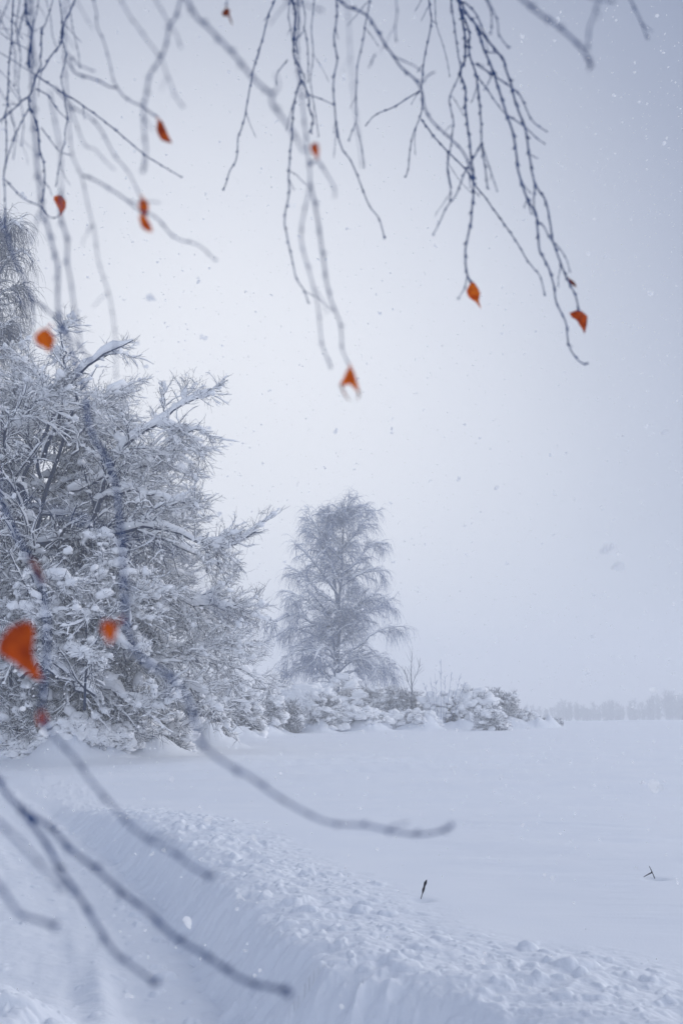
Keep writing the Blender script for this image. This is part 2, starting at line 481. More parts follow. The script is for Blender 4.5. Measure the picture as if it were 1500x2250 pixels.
def blob_on(P, n, smin, smax, seed, zoff=0.0, power=2.0):
    """random snow cushions resting on branch points"""
    r = np.random.default_rng(seed)
    a = r.integers(0, P.shape[0], n); b = r.integers(0, P.shape[1], n)
    c = P[a, b]
    s = smin + (smax - smin) * r.random(n) ** (power + .8)
    S = np.stack([s * (0.8 + 0.9 * r.random(n)), s * (0.7 + 0.5 * r.random(n)), s * (0.6 + 0.6 * r.random(n))], -1)
    c = c + np.stack([np.zeros(n), np.zeros(n), s * 0.15 + zoff], -1)
    return c, S

def snowy_tree(label, guide, trunk, base_px, seed, sec=30, ter=7, twg=5, seclen=2.2, terlen=0.85, twlen=0.34, cush=900, snow=1.0, cat='tree', group=None, cshape=(0.05, 0.22), lenf=None):
    base = at(*base_px); base[2] = gz(base[0], base[1]) - 0.05
    root = empty('snowy_tree', base, label, cat, group)
    GP, GR = guides(guide); GP = wiggle(GP, 0.05, seed)
    TP, TR = guides(trunk)
    limbs = Geo(); limbs.tubes(TP, TR, 8); limbs.tubes(GP, GR, 6)
    A, AR = sprout(GP, GR, sec, seclen, 8, (0.3, 1.0), 0.0, 0.12, (0.08, 1.0), 0.55, 0.010, 0.4, seed + 1, lenf=lenf)
    B, BR = sprout(np.concatenate([A]), AR, ter, terlen, 7, (0.4, 1.1), 0.0, 0.20, (0.02, 1.0), 0.6, 0.0058, 0.5, seed + 2)
    B2, BR2 = sprout(GP, GR, sec * 1.2, terlen * 1.2, 7, (0.4, 1.2), 0.0, 0.14, (0.1, 1.0), 0.3, 0.0085, 0.5, seed + 3, lenf=lenf)
    B = np.concatenate([B, B2]); BR = np.concatenate([BR, BR2])
    C, CR = sprout(B, BR, twg, twlen, 5, (0.5, 1.2), 0.0, 0.20, (0.02, 0.9), 0.7, 0.0038, 0.6, seed + 4)
    limbs.tubes(A, AR, 4)
    tw = Geo(); tw.tubes(B, BR, 3); tw.tubes(C, CR, 3)
    sn = Geo()
    sn.snow(TP, TR, 0.10 * snow, 6, seed)
    sn.snow(GP, GR, 0.20 * snow, 6, seed + 5)
    sn.snow(A, AR, 0.064 * snow, 5, seed + 6, 0.8)
    sn.snow(B, BR, 0.031 * snow, 4, seed + 7, 0.95)
    half = np.random.default_rng(seed).random(len(C)) < 0.35
    sn.snow(C[half], CR[half], 0.010 * snow, 3, seed + 8, 0.9)
    c, S = blob_on(A, cush, cshape[0], cshape[1], seed + 9)
    sn.blobs(c, S, BLOB1, seed)
    finish_tree(root, limbs, tw, sn, M_BARK, M_BARK)
    return root

D = 28.0
G1 = [ # right-hand crown limbs: traced with real depth changes
 ([(95, 1010, 27), (120, 930, 26.5), (170, 830, 26), (230, 780, 25.6), (262, 764, 25.4), (300, 744, 25.2)], .07, .012),
 ([(170, 880, 27), (150, 810, 27.2), (135, 740, 27.5), (128, 700, 27.6)], .04, .008),
 ([(200, 1160, 28), (235, 1050, 27.5), (272, 985, 27), (345, 935, 26.5), (400, 895, 26.2), (466, 848, 26)], .08, .01),
 ([(272, 985, 27), (235, 940, 27.5), (200, 905, 28)], .04, .01),
 ([(345, 935, 26.5), (400, 950, 26), (452, 950, 25.6)], .03, .008),
 ([(280, 990, 27), (340, 1000, 27.5), (390, 990, 28), (440, 985, 28.4)], .035, .008),
 ([(60, 1195, 28), (150, 1180, 27.5), (230, 1175, 27), (300, 1160, 26.6), (370, 1168, 26.2), (440, 1190, 26), (500, 1200, 25.8), (560, 1165, 25.6)], .10, .012),
 ([(80, 1200, 28), (190, 1195, 28.5), (290, 1190, 29), (360, 1186, 29.4), (450, 1225, 29.6), (495, 1260, 30)], .07, .01),
 ([(200, 1100, 28), (300, 1080, 27), (380, 1110, 26.5), (436, 1105, 26)], .05, .01),
 ([(150, 1080, 29), (260, 1040, 29.4), (350, 1030, 29.6), (425, 1045, 30)], .05, .01),
 ([(120, 1260, 28), (220, 1260, 27.4), (330, 1290, 27), (420, 1330, 26.6), (520, 1330, 26)], .08, .012),
 ([(150, 1300, 28), (240, 1330, 27.5), (330, 1380, 27), (400, 1440, 26.8), (470, 1420, 26.5), (525, 1418, 26.2)], .07, .012),
 ([(110, 1340, 28), (200, 1350, 29), (320, 1360, 29.5), (430, 1370, 30), (500, 1352, 30)], .06, .01),
 ([(100, 1380, 28), (200, 1400, 27), (300, 1450, 26.6), (400, 1500, 26.4), (480, 1540, 26)], .06, .012),
 ([(120, 1400, 29), (250, 1430, 30), (380, 1450, 31), (480, 1455, 32), (560, 1490, 33)], .06, .012),
 ([(60, 1100, 27), (20, 1020, 26.5), (10, 950, 26), (60, 900, 25.8), (110, 860, 25.6)], .07, .015),
 ([(90, 1050, 29), (60, 960, 29.5), (30, 870, 30), (40, 800, 30)], .06, .012),
 ([(100, 960, 28), (120, 880, 28.5), (80, 820, 29), (60, 790, 29)], .05, .01),
 ([(160, 1000, 29), (190, 920, 29.5), (250, 860, 30), (290, 850, 30.4)], .05, .01),
 ([(80, 1150, 27), (-20, 1120, 26.5), (-90, 1060, 26)], .07, .02),
 ([(80, 1250, 27), (20, 1240, 26), (-60, 1230, 25.5)], .06, .015),
 ([(100, 1300, 26.5), (150, 1340, 25.5), (230, 1380, 25), (280, 1330, 24.8), (330, 1300, 24.6)], .05, .01),
 ([(90, 1420, 27), (40, 1400, 26), (-20, 1420, 25.5)], .05, .015),
 ([(100, 1450, 27), (170, 1490, 26), (260, 1520, 25.4), (340, 1560, 25)], .05, .012),
 ([(70, 1350, 28.5), (150, 1280, 29.5), (230, 1220, 30), (300, 1240, 30.5), (380, 1260, 31)], .06, .012),
 ([(90, 1130, 28.5), (160, 1130, 30), (250, 1120, 30.6), (330, 1140, 31), (400, 1150, 31.2)], .06, .012),
]
T1 = [
 ([(75, 1660, 28), (85, 1500, 28), (95, 1350, 28), (80, 1200, 28), (95, 1100, 28), (130, 1000, 27.6), (160, 900, 27.2)], .12, .04),
 ([(90, 1640, 28), (120, 1450, 28), (150, 1300, 28), (200, 1160, 28), (215, 1080, 27.8)], .10, .05),
 ([(60, 1640, 28.2), (50, 1400, 28.2), (30, 1200, 28), (40, 1080, 27.5), (100, 950, 28)], .09, .04),
]
snowy_tree('big snow-laden tree at the left edge, its dark limbs reaching right over the field', G1, T1, (80, 1655, 28), 100, sec=36, ter=8, twg=4, seclen=1.9, terlen=.80, twlen=.36, cush=4800, cshape=(.03, .12), lenf=np.array([.26, .24, .26, .22, .24, .28, .75, .85, .45, .45, 1, 1, 1, 1, 1, .8, .6, .5, .42, 1, 1, .8, 1, 1, 1, .9]))

# a second, lower tree in front of it and the hazel thicket around
G2 = []
r_ = random.Random(5)
for i in range(20):
    x0 = r_.uniform(10, 260); y0 = r_.uniform(1330, 1560)
    dx = r_.uniform(-1, 1); L_ = r_.uniform(110, 240)
    d0 = r_.uniform(24.5, 27)
    G2.append(([(x0, y0, d0), (x0 + dx * L_ * .45, y0 - L_ * .35, d0 - .4), (x0 + dx * L_ * .85, y0 - L_ * .42, d0 - .8), (x0 + dx * L_ * 1.2, y0 - L_ * .30, d0 - 1.2)], .045, .01))
T2 = [([(60, 1665, 26.3), (55, 1560, 26.3), (65, 1480, 26.3), (60, 1400, 26.3)], .065, .03),
      ([(52, 1665, 26.0), (30, 1560, 26.0), (20, 1440, 25.8), (10, 1340, 25.6)], .05, .03),
      ([(140, 1660, 26.3), (150, 1560, 26.3), (175, 1480, 26.3), (170, 1400, 26.3)], .045, .025)]
snowy_tree('lower snow-covered tree with pale forked trunk under the big left tree', G2, T2, (60, 1665, 26.2), 300, sec=20, ter=6, twg=4, seclen=1.1, terlen=0.5, twlen=0.24, cush=900, cshape=(0.04, 0.18))

G3 = []
for i in range(34):
    y0 = r_.uniform(930, 1560); x0 = 110 + r_.uniform(-40, 40); sgn = 1 if r_.random() < .62 else -1
    L_ = r_.uniform(120, 260) * (.75 if y0 < 1050 else 1); up = r_.uniform(-.15, .5)
    d0 = r_.uniform(31, 34); dd = r_.uniform(-2.5, 2.0)
    G3.append(([(x0, y0, 32.5), (x0 + sgn * L_ * .4, y0 - L_ * up * .6, 32.5 + dd * .4), (x0 + sgn * L_ * .8, y0 - L_ * up, 32.5 + dd * .8), (x0 + sgn * L_ * 1.1, y0 - L_ * up * 1.05, 32.5 + dd)], .06, .01))
for i in range(14):
    y0 = r_.uniform(880, 1150); x0 = 110 + r_.uniform(-30, 20); sgn = 1 if i % 2 else -1
    L_ = r_.uniform(90, 190); up = r_.uniform(-.1, .5); dd = r_.uniform(-2.0, 1.5)
    G3.append(([(x0, y0, 31.5), (x0 + sgn * L_ * .4, y0 - L_ * up * .6, 31.5 + dd * .4), (x0 + sgn * L_ * .8, y0 - L_ * up, 31.5 + dd * .8), (x0 + sgn * L_, y0 - L_ * up * 1.05, 31.5 + dd)], .05, .01))
T3 = [([(110, 1640, 32.5), (112, 1450, 32.5), (105, 1250, 32.5), (120, 1050, 32.5), (118, 920, 32.5)], .12, .03)]
snowy_tree('dense snowy tree standing behind the big left tree and filling its gaps', G3, T3, (110, 1640, 32.5), 400, sec=26, ter=6, twg=3, seclen=2.0, terlen=0.8, twlen=0.4, cush=2400, cshape=(.04, .2))

# slim sapling in front of the thicket
def sapling(label, stem, branches, base, seed, r0, per=10, ln=0.5, group=None, snow=0.02, name='sapling'):
    b = at(*base); b[2] = gz(b[0], b[1]) - 0.03
    root = empty(name, b, label, 'sapling', group)
    P, Rr = guides([(stem, r0, r0 * .35)]); BP, BR = guides([(q, r0 * .5, r0 * .2) for q in branches])
    C, CR = sprout(np.concatenate([P, BP]), np.concatenate([Rr, BR]), per, ln, 5, (0.3, 0.8), 0.06, 0.08, (0.3, 1), 0.5, r0 * .22, 0.5, seed)
    a = Geo(); a.tubes(P, Rr, 8)
    c = Geo(); c.tubes(BP, BR, 5); c.tubes(C, CR, 4)
    s = Geo(); s.snow(BP, BR, snow, 5, seed); s.snow(C, CR, snow * .6, 4, seed + 1)
    s.snow(P, Rr, snow, 5, seed + 2)
    finish_tree(root, a, c, s, M_BARK, M_BARK)
sapling('thin dark sapling standing upright in front of the left thicket', [(186, 1560, 24), (188, 1500, 24), (193, 1450, 24), (190, 1400, 24), (192, 1340, 24)],
        [[(193, 1443, 24), (215, 1405, 23.8), (232, 1365, 23.6), (268, 1330, 23.4)], [(191, 1450, 24), (165, 1430, 24.2), (150, 1425, 24.3)], [(190, 1380, 24), (165, 1372, 24), (150, 1370, 24)], [(190, 1490, 24), (205, 1470, 23.8), (212, 1450, 23.7)]], (186, 1640, 24), 5, 0.035)
sapling('bare slim sapling rising from the snowy hedge right of the distant birch', [(903, 1562, 60), (904, 1510, 60), (903, 1470, 60), (905, 1436, 60)],
        [[(903, 1510, 60), (915, 1480, 60), (922, 1462, 60)], [(903, 1515, 60), (893, 1490, 60), (888, 1470, 60)], [(903, 1540, 60), (893, 1528, 60), (885, 1522, 60)]], (903, 1596, 60), 6, 0.034, 14, 0.9)

# ------------------------------------------------------------------ weeping birches
def birch(label, trunk, limbs, base, seed, nsec=12, seclen=2.6, hang=1.5, per_tw=9, dens=1.0, auto=None, rt=(0.010, 0.5), bark=None, twigmat=None):
    b = at(*base); b[2] = gz(b[0], b[1]) - 0.05
    root = empty('birch_tree', b, label, 'birch')
    TP, TR = guides(trunk)
    GP, GR = guides(limbs)
    if auto is not None:
        A0, R0 = auto(TP, TR, seed); 
        n = GP.shape[1]
        GP = np.concatenate([GP, A0]); GR = np.concatenate([GR, R0])
    A, AR = sprout(GP, GR, nsec, seclen, 8, (0.3, 0.9), -0.05, 0.13, (0.12, 1), 0.5, 0.014, 0.5, seed + 1, taper_len=0.65)
    B, BR = sprout(A, AR, 7 * dens, 0.9, 6, (0.3, 1.0), -0.12, 0.15, (0.1, 1), 0.6, 0.009, 0.6, seed + 2)
    B3, BR3 = sprout(GP, GR, 22 * dens, 0.9, 6, (0.4, 1.0), -0.10, 0.15, (0.3, 1), 0.3, 0.009, 0.6, seed + 5)
    B = np.concatenate([B, B3]); BR = np.concatenate([BR, BR3])
    C, CR = sprout(B, BR, per_tw * dens, hang, 6, (0.4, 1.2), -0.42, 0.09, (0.2, 1), 0.7, 0.0062, 0.6, seed + 3)
    C2, CR2 = sprout(A, AR, 6 * dens, hang * 1.1, 6, (0.4, 1.2), -0.42, 0.09, (0.3, 1), 0.4, 0.0062, 0.6, seed + 4)
    tr = Geo(); tr.tubes(TP, TR, 8); tr.tubes(GP, GR, 6); tr.tubes(A, AR, 4)
    tw = Geo(); tw.tubes(B, BR, 3); tw.tubes(C, CR, 3); tw.tubes(C2, CR2, 3)
    sn = Geo(); sn.snow(GP, GR, 0.10, 5, seed, 0.9); sn.snow(A, AR, 0.075, 4, seed + 1, 0.9); sn.snow(B, BR, 0.036, 3, seed + 2, 0.9)
    sn.snow(C[::3], CR[::3], 0.02, 3, seed + 3, 0.9)
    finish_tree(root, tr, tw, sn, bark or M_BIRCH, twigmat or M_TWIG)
DB = 68.0
def P3(pts, d0, d1=None):
    d1 = d0 if d1 is None else d1
    n = len(pts)
    return [(x, y, d0 + (d1 - d0) * i / (n - 1)) for i, (x, y) in enumerate(pts)]
trB = [(P3([(741, 1596), (741, 1460), (745, 1386), (744, 1330), (751, 1260), (751, 1204), (756, 1150), (750, 1104)], DB), .17, .03)]
lbB = [(P3([(737, 1596), (736, 1452), (729, 1376), (720, 1349), (690, 1311), (672, 1293)], DB, DB - 1.5), .13, .03),
       (P3([(744, 1596), (746, 1451), (770, 1432), (797, 1414), (811, 1398), (849, 1379), (877, 1377)], DB, DB - 2.5), .075, .02),
       (P3([(742, 1330), (727, 1237), (710, 1205), (690, 1176), (676, 1168)], DB, DB + 1), .12, .02),
       (P3([(729, 1376), (690, 1372), (660, 1352), (643, 1349), (615, 1362), (595, 1378)], DB, DB - 3), .09, .01),
       (P3([(740, 1420), (690, 1395), (640, 1380), (605, 1400)], DB, DB + 3), .09, .01),
       (P3([(745, 1386), (783, 1335), (821, 1307), (853, 1311)], DB, DB - 2), .10, .01),
       (P3([(751, 1260), (783, 1237), (810, 1200), (832, 1192)], DB, DB + 2), .08, .01),
       (P3([(751, 1204), (775, 1180), (798, 1150), (806, 1130)], DB, DB - 1), .06, .01),
       (P3([(755, 1150), (735, 1130), (715, 1125)], DB, DB - 1), .04, .01),
       (P3([(751, 1230), (720, 1200), (690, 1150), (678, 1135)], DB, DB - 2), .07, .01),
       (P3([(744, 1310), (700, 1250), (670, 1215), (652, 1200)], DB, DB - 2), .08, .01),
       (P3([(744, 1330), (700, 1300), (665, 1262), (648, 1262)], DB, DB + 2), .08, .01),
       (P3([(748, 1290), (790, 1262), (825, 1255), (843, 1268)], DB, DB + 2), .08, .01),
       (P3([(746, 1360), (800, 1350), (840, 1330), (864, 1340)], DB, DB + 3), .08, .01),
       (P3([(741, 1450), (700, 1430), (650, 1430), (625, 1455)], DB, DB - 3), .08, .01),
       (P3([(746, 1460), (790, 1450), (830, 1440), (850, 1455)], DB, DB - 3), .07, .01),
       (P3([(741, 1440), (720, 1400), (690, 1400), (650, 1420)], DB, DB + 4), .07, .01),
       (P3([(741, 1500), (700, 1470), (660, 1465), (622, 1490)], DB, DB - 2), .07, .01),
       (P3([(741, 1490), (715, 1450), (680, 1445), (650, 1470)], DB, DB + 2), .07, .01),
       (P3([(741, 1490), (790, 1470), (830, 1462), (858, 1480)], DB, DB + 1), .07, .01),
       (P3([(741, 1480), (770, 1455), (800, 1450), (830, 1475)], DB, DB - 3), .07, .01),
       (P3([(741, 1470), (725, 1430), (705, 1425), (690, 1450)], DB, DB - 4), .06, .01),
       (P3([(741, 1350), (700, 1340), (660, 1310), (640, 1315)], DB, DB - 2), .06, .01)]
def auto_limbs(TP, TR, seed):
    Pm, Rm = sprout(TP[:1], TR[:1], 16, 3.6, 14, (0.5, 0.95), 0.02, 0.07, (0.30, 0.97), 0.45, 0.03, 0.25, seed + 40, taper_len=0.88)
    return Pm, Rm
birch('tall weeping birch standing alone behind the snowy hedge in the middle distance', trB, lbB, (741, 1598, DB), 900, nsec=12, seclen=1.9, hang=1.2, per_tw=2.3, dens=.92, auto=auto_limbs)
DL = 40.0
trL = [(P3([(-90, 1640), (-90, 1100), (-80, 800), (-60, 600), (-40, 470)], DL), .35, .06)]
lbL = [(P3([(-70, 700), (-20, 540), (10, 500), (34, 492), (50, 505)], DL, DL - 2), .09, .01),
       (P3([(-75, 760), (-10, 620), (20, 570), (50, 552), (74, 575)], DL, DL - 1), .08, .01),
       (P3([(-75, 830), (-20, 680), (10, 640), (36, 640), (48, 665)], DL, DL + 1), .07, .01),
       (P3([(-60, 600), (-30, 530), (-10, 500), (10, 488)], DL, DL + 1), .06, .01),
       (P3([(-80, 900), (-20, 760), (5, 720), (20, 725)], DL, DL - 1), .06, .01)]
birch('dark drooping birch cut off by the left edge, hanging above the thicket', trL, lbL, (-90, 1640, DL), 950, nsec=13, seclen=0.95, hang=1.5, per_tw=4.0, dens=1.0, twigmat=M_BARK)

# ------------------------------------------------------------------ snow-buried hedge
def shrub(label, px, Y, wpx, top_px, seed, cushions=60, stems=26, fine=1.0, big=0.3, group='snow-buried bushes of the hedge', name='snowy_shrub', pillow=0.5, lean=0.0):
    """a bush of arching stems; px centre, Y distance, width and top line in the photograph give its real size"""
    c = at(px, 1600, Y); x0 = c[0]; z0 = gz(x0, Y)
    Wd = wpx / F_PX * Y / 2.0
    H = max(0.4, at(px, top_px, Y)[2] - z0) * (1.15 if 640 < px < 840 else 1.0)
    big = big * .72 if Y > 44 else big * .85
    root = empty(name, (x0, Y, z0 - 0.03), label, 'bush', group)
    r = np.random.default_rng(seed)
    Ps = []
    nS = int(stems * 1.5)
    for i in range(nS):
        a = r.random() * 6.283; rr = Wd * (0.35 + 0.65 * r.random())
        hh = H * (0.55 + 0.45 * r.random()) * (1 - 0.35 * (rr / Wd) ** 2)
        b = np.array([x0 + math.cos(a) * Wd * .25 * r.random(), Y + math.sin(a) * Wd * .25, z0 - .05])
        e = np.array([x0 + math.cos(a) * rr + lean * Wd, Y + math.sin(a) * rr * .8, z0 + hh * (0.02 + .93 * r.random())])
        m = (b + e) / 2; m[2] = z0 + hh * (0.35 + .5 * r.random())
        Ps.append(catmull([b, m * .6 + b * .4 + np.array([0, 0, hh * .18]), m * .5 + e * .5 + np.array([0, 0, hh * .1]), e], 10))
    P = np.array(Ps); Rr = np.linspace(.022, .008, 10)[None].repeat(nS, 0)
    s_ = 1.0 if H > 1.5 else max(.5, H / 1.5)
    A, AR = sprout(P, Rr, 22 * fine, .75 * s_, 6, (0.4, 1.1), 0.0, .2, (.0, 1), .5, .010, .5, seed + 1)
    B, BR = sprout(A, AR, 6 * fine, .36 * s_, 4, (0.4, 1.1), 0.0, .2, (.1, 1), .6, .009, .6, seed + 2)
    br = Geo(); br.tubes(P, Rr, 5); br.tubes(A, AR, 3); br.tubes(B, BR, 3)
    sn = Geo(); sn.snow(P, Rr, .09, 6, seed, .8); sn.snow(A, AR, .042, 4, seed + 1, .9); sn.snow(B, BR, .018, 3, seed + 2, .9)
    cc, S = blob_on(A[:, 2:], cushions * 3, .04, big * .85, seed + 3, 0, 2.2)
    sn.blobs(cc, S, BLOB1, seed)
    # big pillows lying over the crown
    nP = int(cushions * pillow)
    if nP:
        nP = int(nP * 1.0); a = r.random(nP) * 6.283; q = r.random(nP) ** .45 * 1.05
        px_ = x0 + np.cos(a) * q * Wd + lean * Wd * .5; py_ = Y + np.sin(a) * q * Wd * .75
        pz_ = z0 + H * (np.sqrt(np.clip(1 - q ** 2.2, 0, 1)) * .80) * (1 - .75 * (r.random(nP) < .35) * r.random(nP)) - .08
        s = big * (.3 + .8 * r.random(nP) ** 1.5)
        S = np.stack([s * (1 + .8 * r.random(nP)), s * (.9 + .3 * r.random(nP)), s * (.55 + .45 * r.random(nP))], -1)
        sn.blobs(np.stack([px_, py_, pz_], -1), S, BLOB2, seed + 7)
    loc = root.location
    at_root(br, loc).build('branches', M_BARK, root); at_root(sn, loc).build('snow_cover', M_SNOWB, root)

SH = [ # label, px, Y, width, top, cushions, stems, fine, big, pillow
 ('snow-heaped bush at the left edge at the foot of the thicket', 25, 27.0, 190, 1540, 110, 26, 1.0, .26, .25),
 ('low snow-heaped bush at the foot of the thicket below the smallest orange leaf', 135, 26.4, 170, 1590, 110, 18, .8, .25, .45),
 ('dark twiggy bush with lumps of snow behind the thin sapling', 215, 27.2, 190, 1500, 120, 28, 1.0, .26, .2),
 ('rounded snow-lumped bush between the sapling and the thicket end', 320, 28.5, 190, 1520, 130, 26, 1.0, .30, .3),
 ('broad dark bush beneath the lowest drooping limbs of the big tree', 420, 33, 200, 1480, 140, 34, 1.1, .32, .2),
 ('dark-hearted bush at the right-hand end of the left thicket', 510, 40, 150, 1470, 120, 34, 1.1, .36, .2),
 ('bush with a black hollow at its foot just left of the gap before the birch', 572, 47, 100, 1478, 100, 30, 1.1, .38, .25),
 ('small twiggy ball-shaped bush left of the white dome', 628, 50, 75, 1535, 45, 22, 1.3, .26, .25),
 ('smooth white dome of snow over a buried bush left of the birch foot', 668, 56, 120, 1508, 120, 12, .6, .55, 1.2),
 ('arched snow-laden bush with a dark cave below, in front of the birch foot', 706, 52, 90, 1512, 80, 20, 1.0, .42, .7),
 ('heaped snowy bush directly beneath the birch trunk', 752, 60, 130, 1478, 150, 26, 1.0, .48, .6),
 ('low white mound of brambles right in front of the birch', 790, 54, 130, 1556, 90, 14, .8, .38, 1.0),
 ('twiggy bush surrounding the bare slim sapling', 880, 61, 130, 1494, 60, 34, 1.3, .30, .25),
 ('snowy bush between birch foot and slim sapling', 825, 61, 100, 1496, 100, 26, 1.1, .45, .45),
 ('low snow-covered brambles below the slim sapling', 905, 56, 130, 1558, 80, 16, .9, .36, .7),
 ('snow-smothered bush topped by tall dry stalks', 985, 60, 120, 1505, 110, 18, .8, .50, .9),
 ('bushy pointed shrub with a dark core near the right end of the hedge', 1103, 62, 80, 1484, 60, 32, 1.2, .30, .3),
 ('white sloping bush leaning on the dark pointed shrub', 1048, 60, 95, 1502, 90, 18, .9, .46, .8),
 ('small dark ball-shaped bush at the hedge foot on the right', 1083, 55, 72, 1548, 60, 20, .9, .3, .7),
 ('low snow-bent bush beyond the dark ball-shaped one', 1150, 62, 80, 1556, 50, 18, 1.0, .34, .6),
 ('last low tuft at the right-hand end of the hedge', 1205, 63, 60, 1574, 16, 18, 1.2, .22, .3),
]
for i, (lb, px, Y, w, top, cu, st, fi, big, pil) in enumerate(SH):
    shrub(lb, px, Y, w, top, 2000 + i * 13, cu, st, fi, big, pillow=pil)

# snow-covered brambles and tussocks along the foot of the thicket
r_ = random.Random(9)
tl = ['leftmost low tussock humped with snow below the thicket', 'low snowy tussock under the left edge of the big tree', 'snowy tussock in front of the low bush', 'small snow-capped tussock left of the hanging twig end',
      'pointed snow-capped tussock right of the hanging twig end', 'double-humped snowy tussock along the lane edge', 'snowy tussock below the rounded bush', 'flat snowy tussock before the broad dark bush', 'snowy tussock where the lane meets the broad dark bush',
      'small snowy tussock below the dark-hearted bush', 'last snowy tussock of the thicket, before the hollow bush']
for i, lb in enumerate(tl):
    px = 8 + i * 50 + r_.uniform(-8, 8); Y = [25.6, 25.4, 25.4, 25.3, 25.6, 26.0, 27.0, 29.0, 32.0, 37.0, 43.0][i]
    shrub(lb, px, Y, 75 - i * 2.5, at_top := (1612 - i * 4.6 + r_.uniform(-5, 5)), 3000 + i * 7, 60, 8, .8, .22, group='snowy tussocks edging the thicket', name='snowy_tussock', pillow=.9)

for i, (lb, px, Y, w, top) in enumerate([('dark bushy undergrowth behind the forked pale trunk at the far left', 30, 30, 170, 1440), ('dark undergrowth behind the thin sapling', 170, 30.5, 190, 1450), ('undergrowth behind the broad dark bush', 330, 34, 200, 1450)]):
    shrub(lb, px, Y, w, top, 2600 + i * 13, 110, 40, 1.1, .26, group='undergrowth inside the left thicket', pillow=.1)
shrub('tall twiggy bush hiding the foot of the big tree at the left edge', 70, 25.9, 150, 1450, 2700, 150, 44, 1.1, .24, group='undergrowth inside the left thicket', pillow=.12)
shrub('tall twiggy bush under the smaller blurred orange leaf', 235, 26.6, 150, 1440, 2713, 150, 40, 1.1, .24, group='undergrowth inside the left thicket', pillow=.12)

# tall dry stalks on the hedge
b = at(975, 1600, 58.5); b[2] = gz(b[0], b[1])
root = empty('dry_stalks', b, 'clump of tall dry stalks sticking out above the hedge', 'dead plant')
for (x0, x1, y1, rr) in [(968, 968, 1448, .03), (960, 945, 1490, .02), (975, 992, 1478, .022), (985, 1010, 1486, .02), (955, 930, 1500, .018), (972, 978, 1486, .018), (992, 1022, 1500, .018), (962, 955, 1480, .018)]:
    P, Rr = guides([(P3([(x0, 1600), ((x0 + x1) / 2, 1540), (x1, y1)], 58.5, 58.2), rr * .55, rr * .3)])
    C, CR = sprout(P, Rr, 8, .35, 4, (.4, 1.0), .05, .1, (.6, 1), .7, .010, .6, int(x1))
    g = Geo(); g.tubes(P, Rr, 5); g.tubes(C, CR, 3)
    at_root(g, root.location).build('stalk', M_TWIG, root)

# ------------------------------------------------------------------ far wood in the haze
def far_wood():
    r = np.random.default_rng(77)
    g = Geo()
    Y = 300.0
    for k in range(560):
        px = r.uniform(1060, 1640) if k < 230 else r.uniform(-500, 1100)
        Yk = Y + r.random() * 50 + max(0, min(60, (1250 - px) * .3))
        env = np.interp(px, [-500, 1060, 1100, 1240, 1330, 1400, 1500, 1640], [1585, 1578, 1558, 1550, 1556, 1540, 1527, 1515])
        c = at(px, env + 7 * math.sin(px / 23) * math.sin(px / 61 + 1) + r.uniform(-8, 24), Yk)
        h = c[2] - 0.0
        h = max(h, 1.5) + 2.5
        z0 = -2.5
        # a leafless crown: trunk and fanned branches
        tp = np.array([[[c[0], Yk, z0], [c[0], Yk, z0 + h * .5], [c[0], Yk, z0 + h]]])
        tr = np.array([[.18, .12, .04]])
        A, AR = sprout(tp, tr, 26, h * .36, 5, (.3, .9), .05, .1, (.15, .95), .5, .05, .4, k, taper_len=.6)
        B, BR = sprout(A, AR, 7, h * .15, 4, (.3, .9), .05, .15, (.15, 1), .6, .05, .5, k + 1)
        g.tubes(tp, tr, 5); g.tubes(A, AR, 3); g.tubes(B, BR, 3)
    o = g.build('far_wood', M_FAR)
    tag(o, 'far-off wood fading into the snowy haze above the field', 'wood', kind='stuff')
far_wood()

# ------------------------------------------------------------------ weeds in the field
def weed(name, label, cat, parts, base):
    b = at(*base); b[2] = gz(b[0], b[1])
    root = empty(name, b, label, cat)
    for nm, pts, r0, r1, k in parts:
        P, Rr = guides([(pts, 1, 1)])
        n = P.shape[1]
        Rr = np.interp(np.linspace(0, 1, n), np.linspace(0, 1, len(r0)), r0)[None]
        g = Geo(); g.tubes(P, Rr, 8)
        at_root(g, b).build(nm, M_WEED, root)
def ydist(px, py):
    """distance at which the ray through a photo pixel meets the ground"""
    d = ray(px, py); t = np.linspace(2, 200, 4000)
    p = np.array([0, 0, CAM_Z])[None] + d[None] * t[:, None]
    h = p[:, 2] - ground(p[:, 0], p[:, 1])
    i = int(np.argmax(h < 0)); return p[i, 1]
yw = ydist(924, 1976)
weed('dry_weed', 'black dry weed stem leaning out of the smooth snow field', 'dead plant',
     [('stalk', P3([(923, 1982), (925, 1972), (928, 1962)], yw), [.0035, .0030, .0035], 0, 8),
      ('seed_head', P3([(928, 1963), (929.5, 1955), (931, 1951), (933, 1943), (937, 1933)], yw, yw - .02), [.004, .010, .006, .011, .003], 0, 8)], (924, 1977, yw))
yw = ydist(1437, 1930)
weed('broken_stem', 'small snapped weed stem sticking out of the snow at the right edge', 'dead plant',
     [('stalk', P3([(1438, 1932), (1434, 1922), (1430, 1913), (1425, 1903)], yw), [.004, .003, .0035, .002], 0, 6),
      ('side_twig', P3([(1432, 1917), (1423, 1921), (1413, 1927)], yw, yw - .05), [.005, .004, .0025], 0, 6),
      ('side_twig', P3([(1431, 1916), (1428, 1919), (1426, 1921)], yw, yw - .05), [.006, .004, .002], 0, 6)], (1437, 1931, yw))

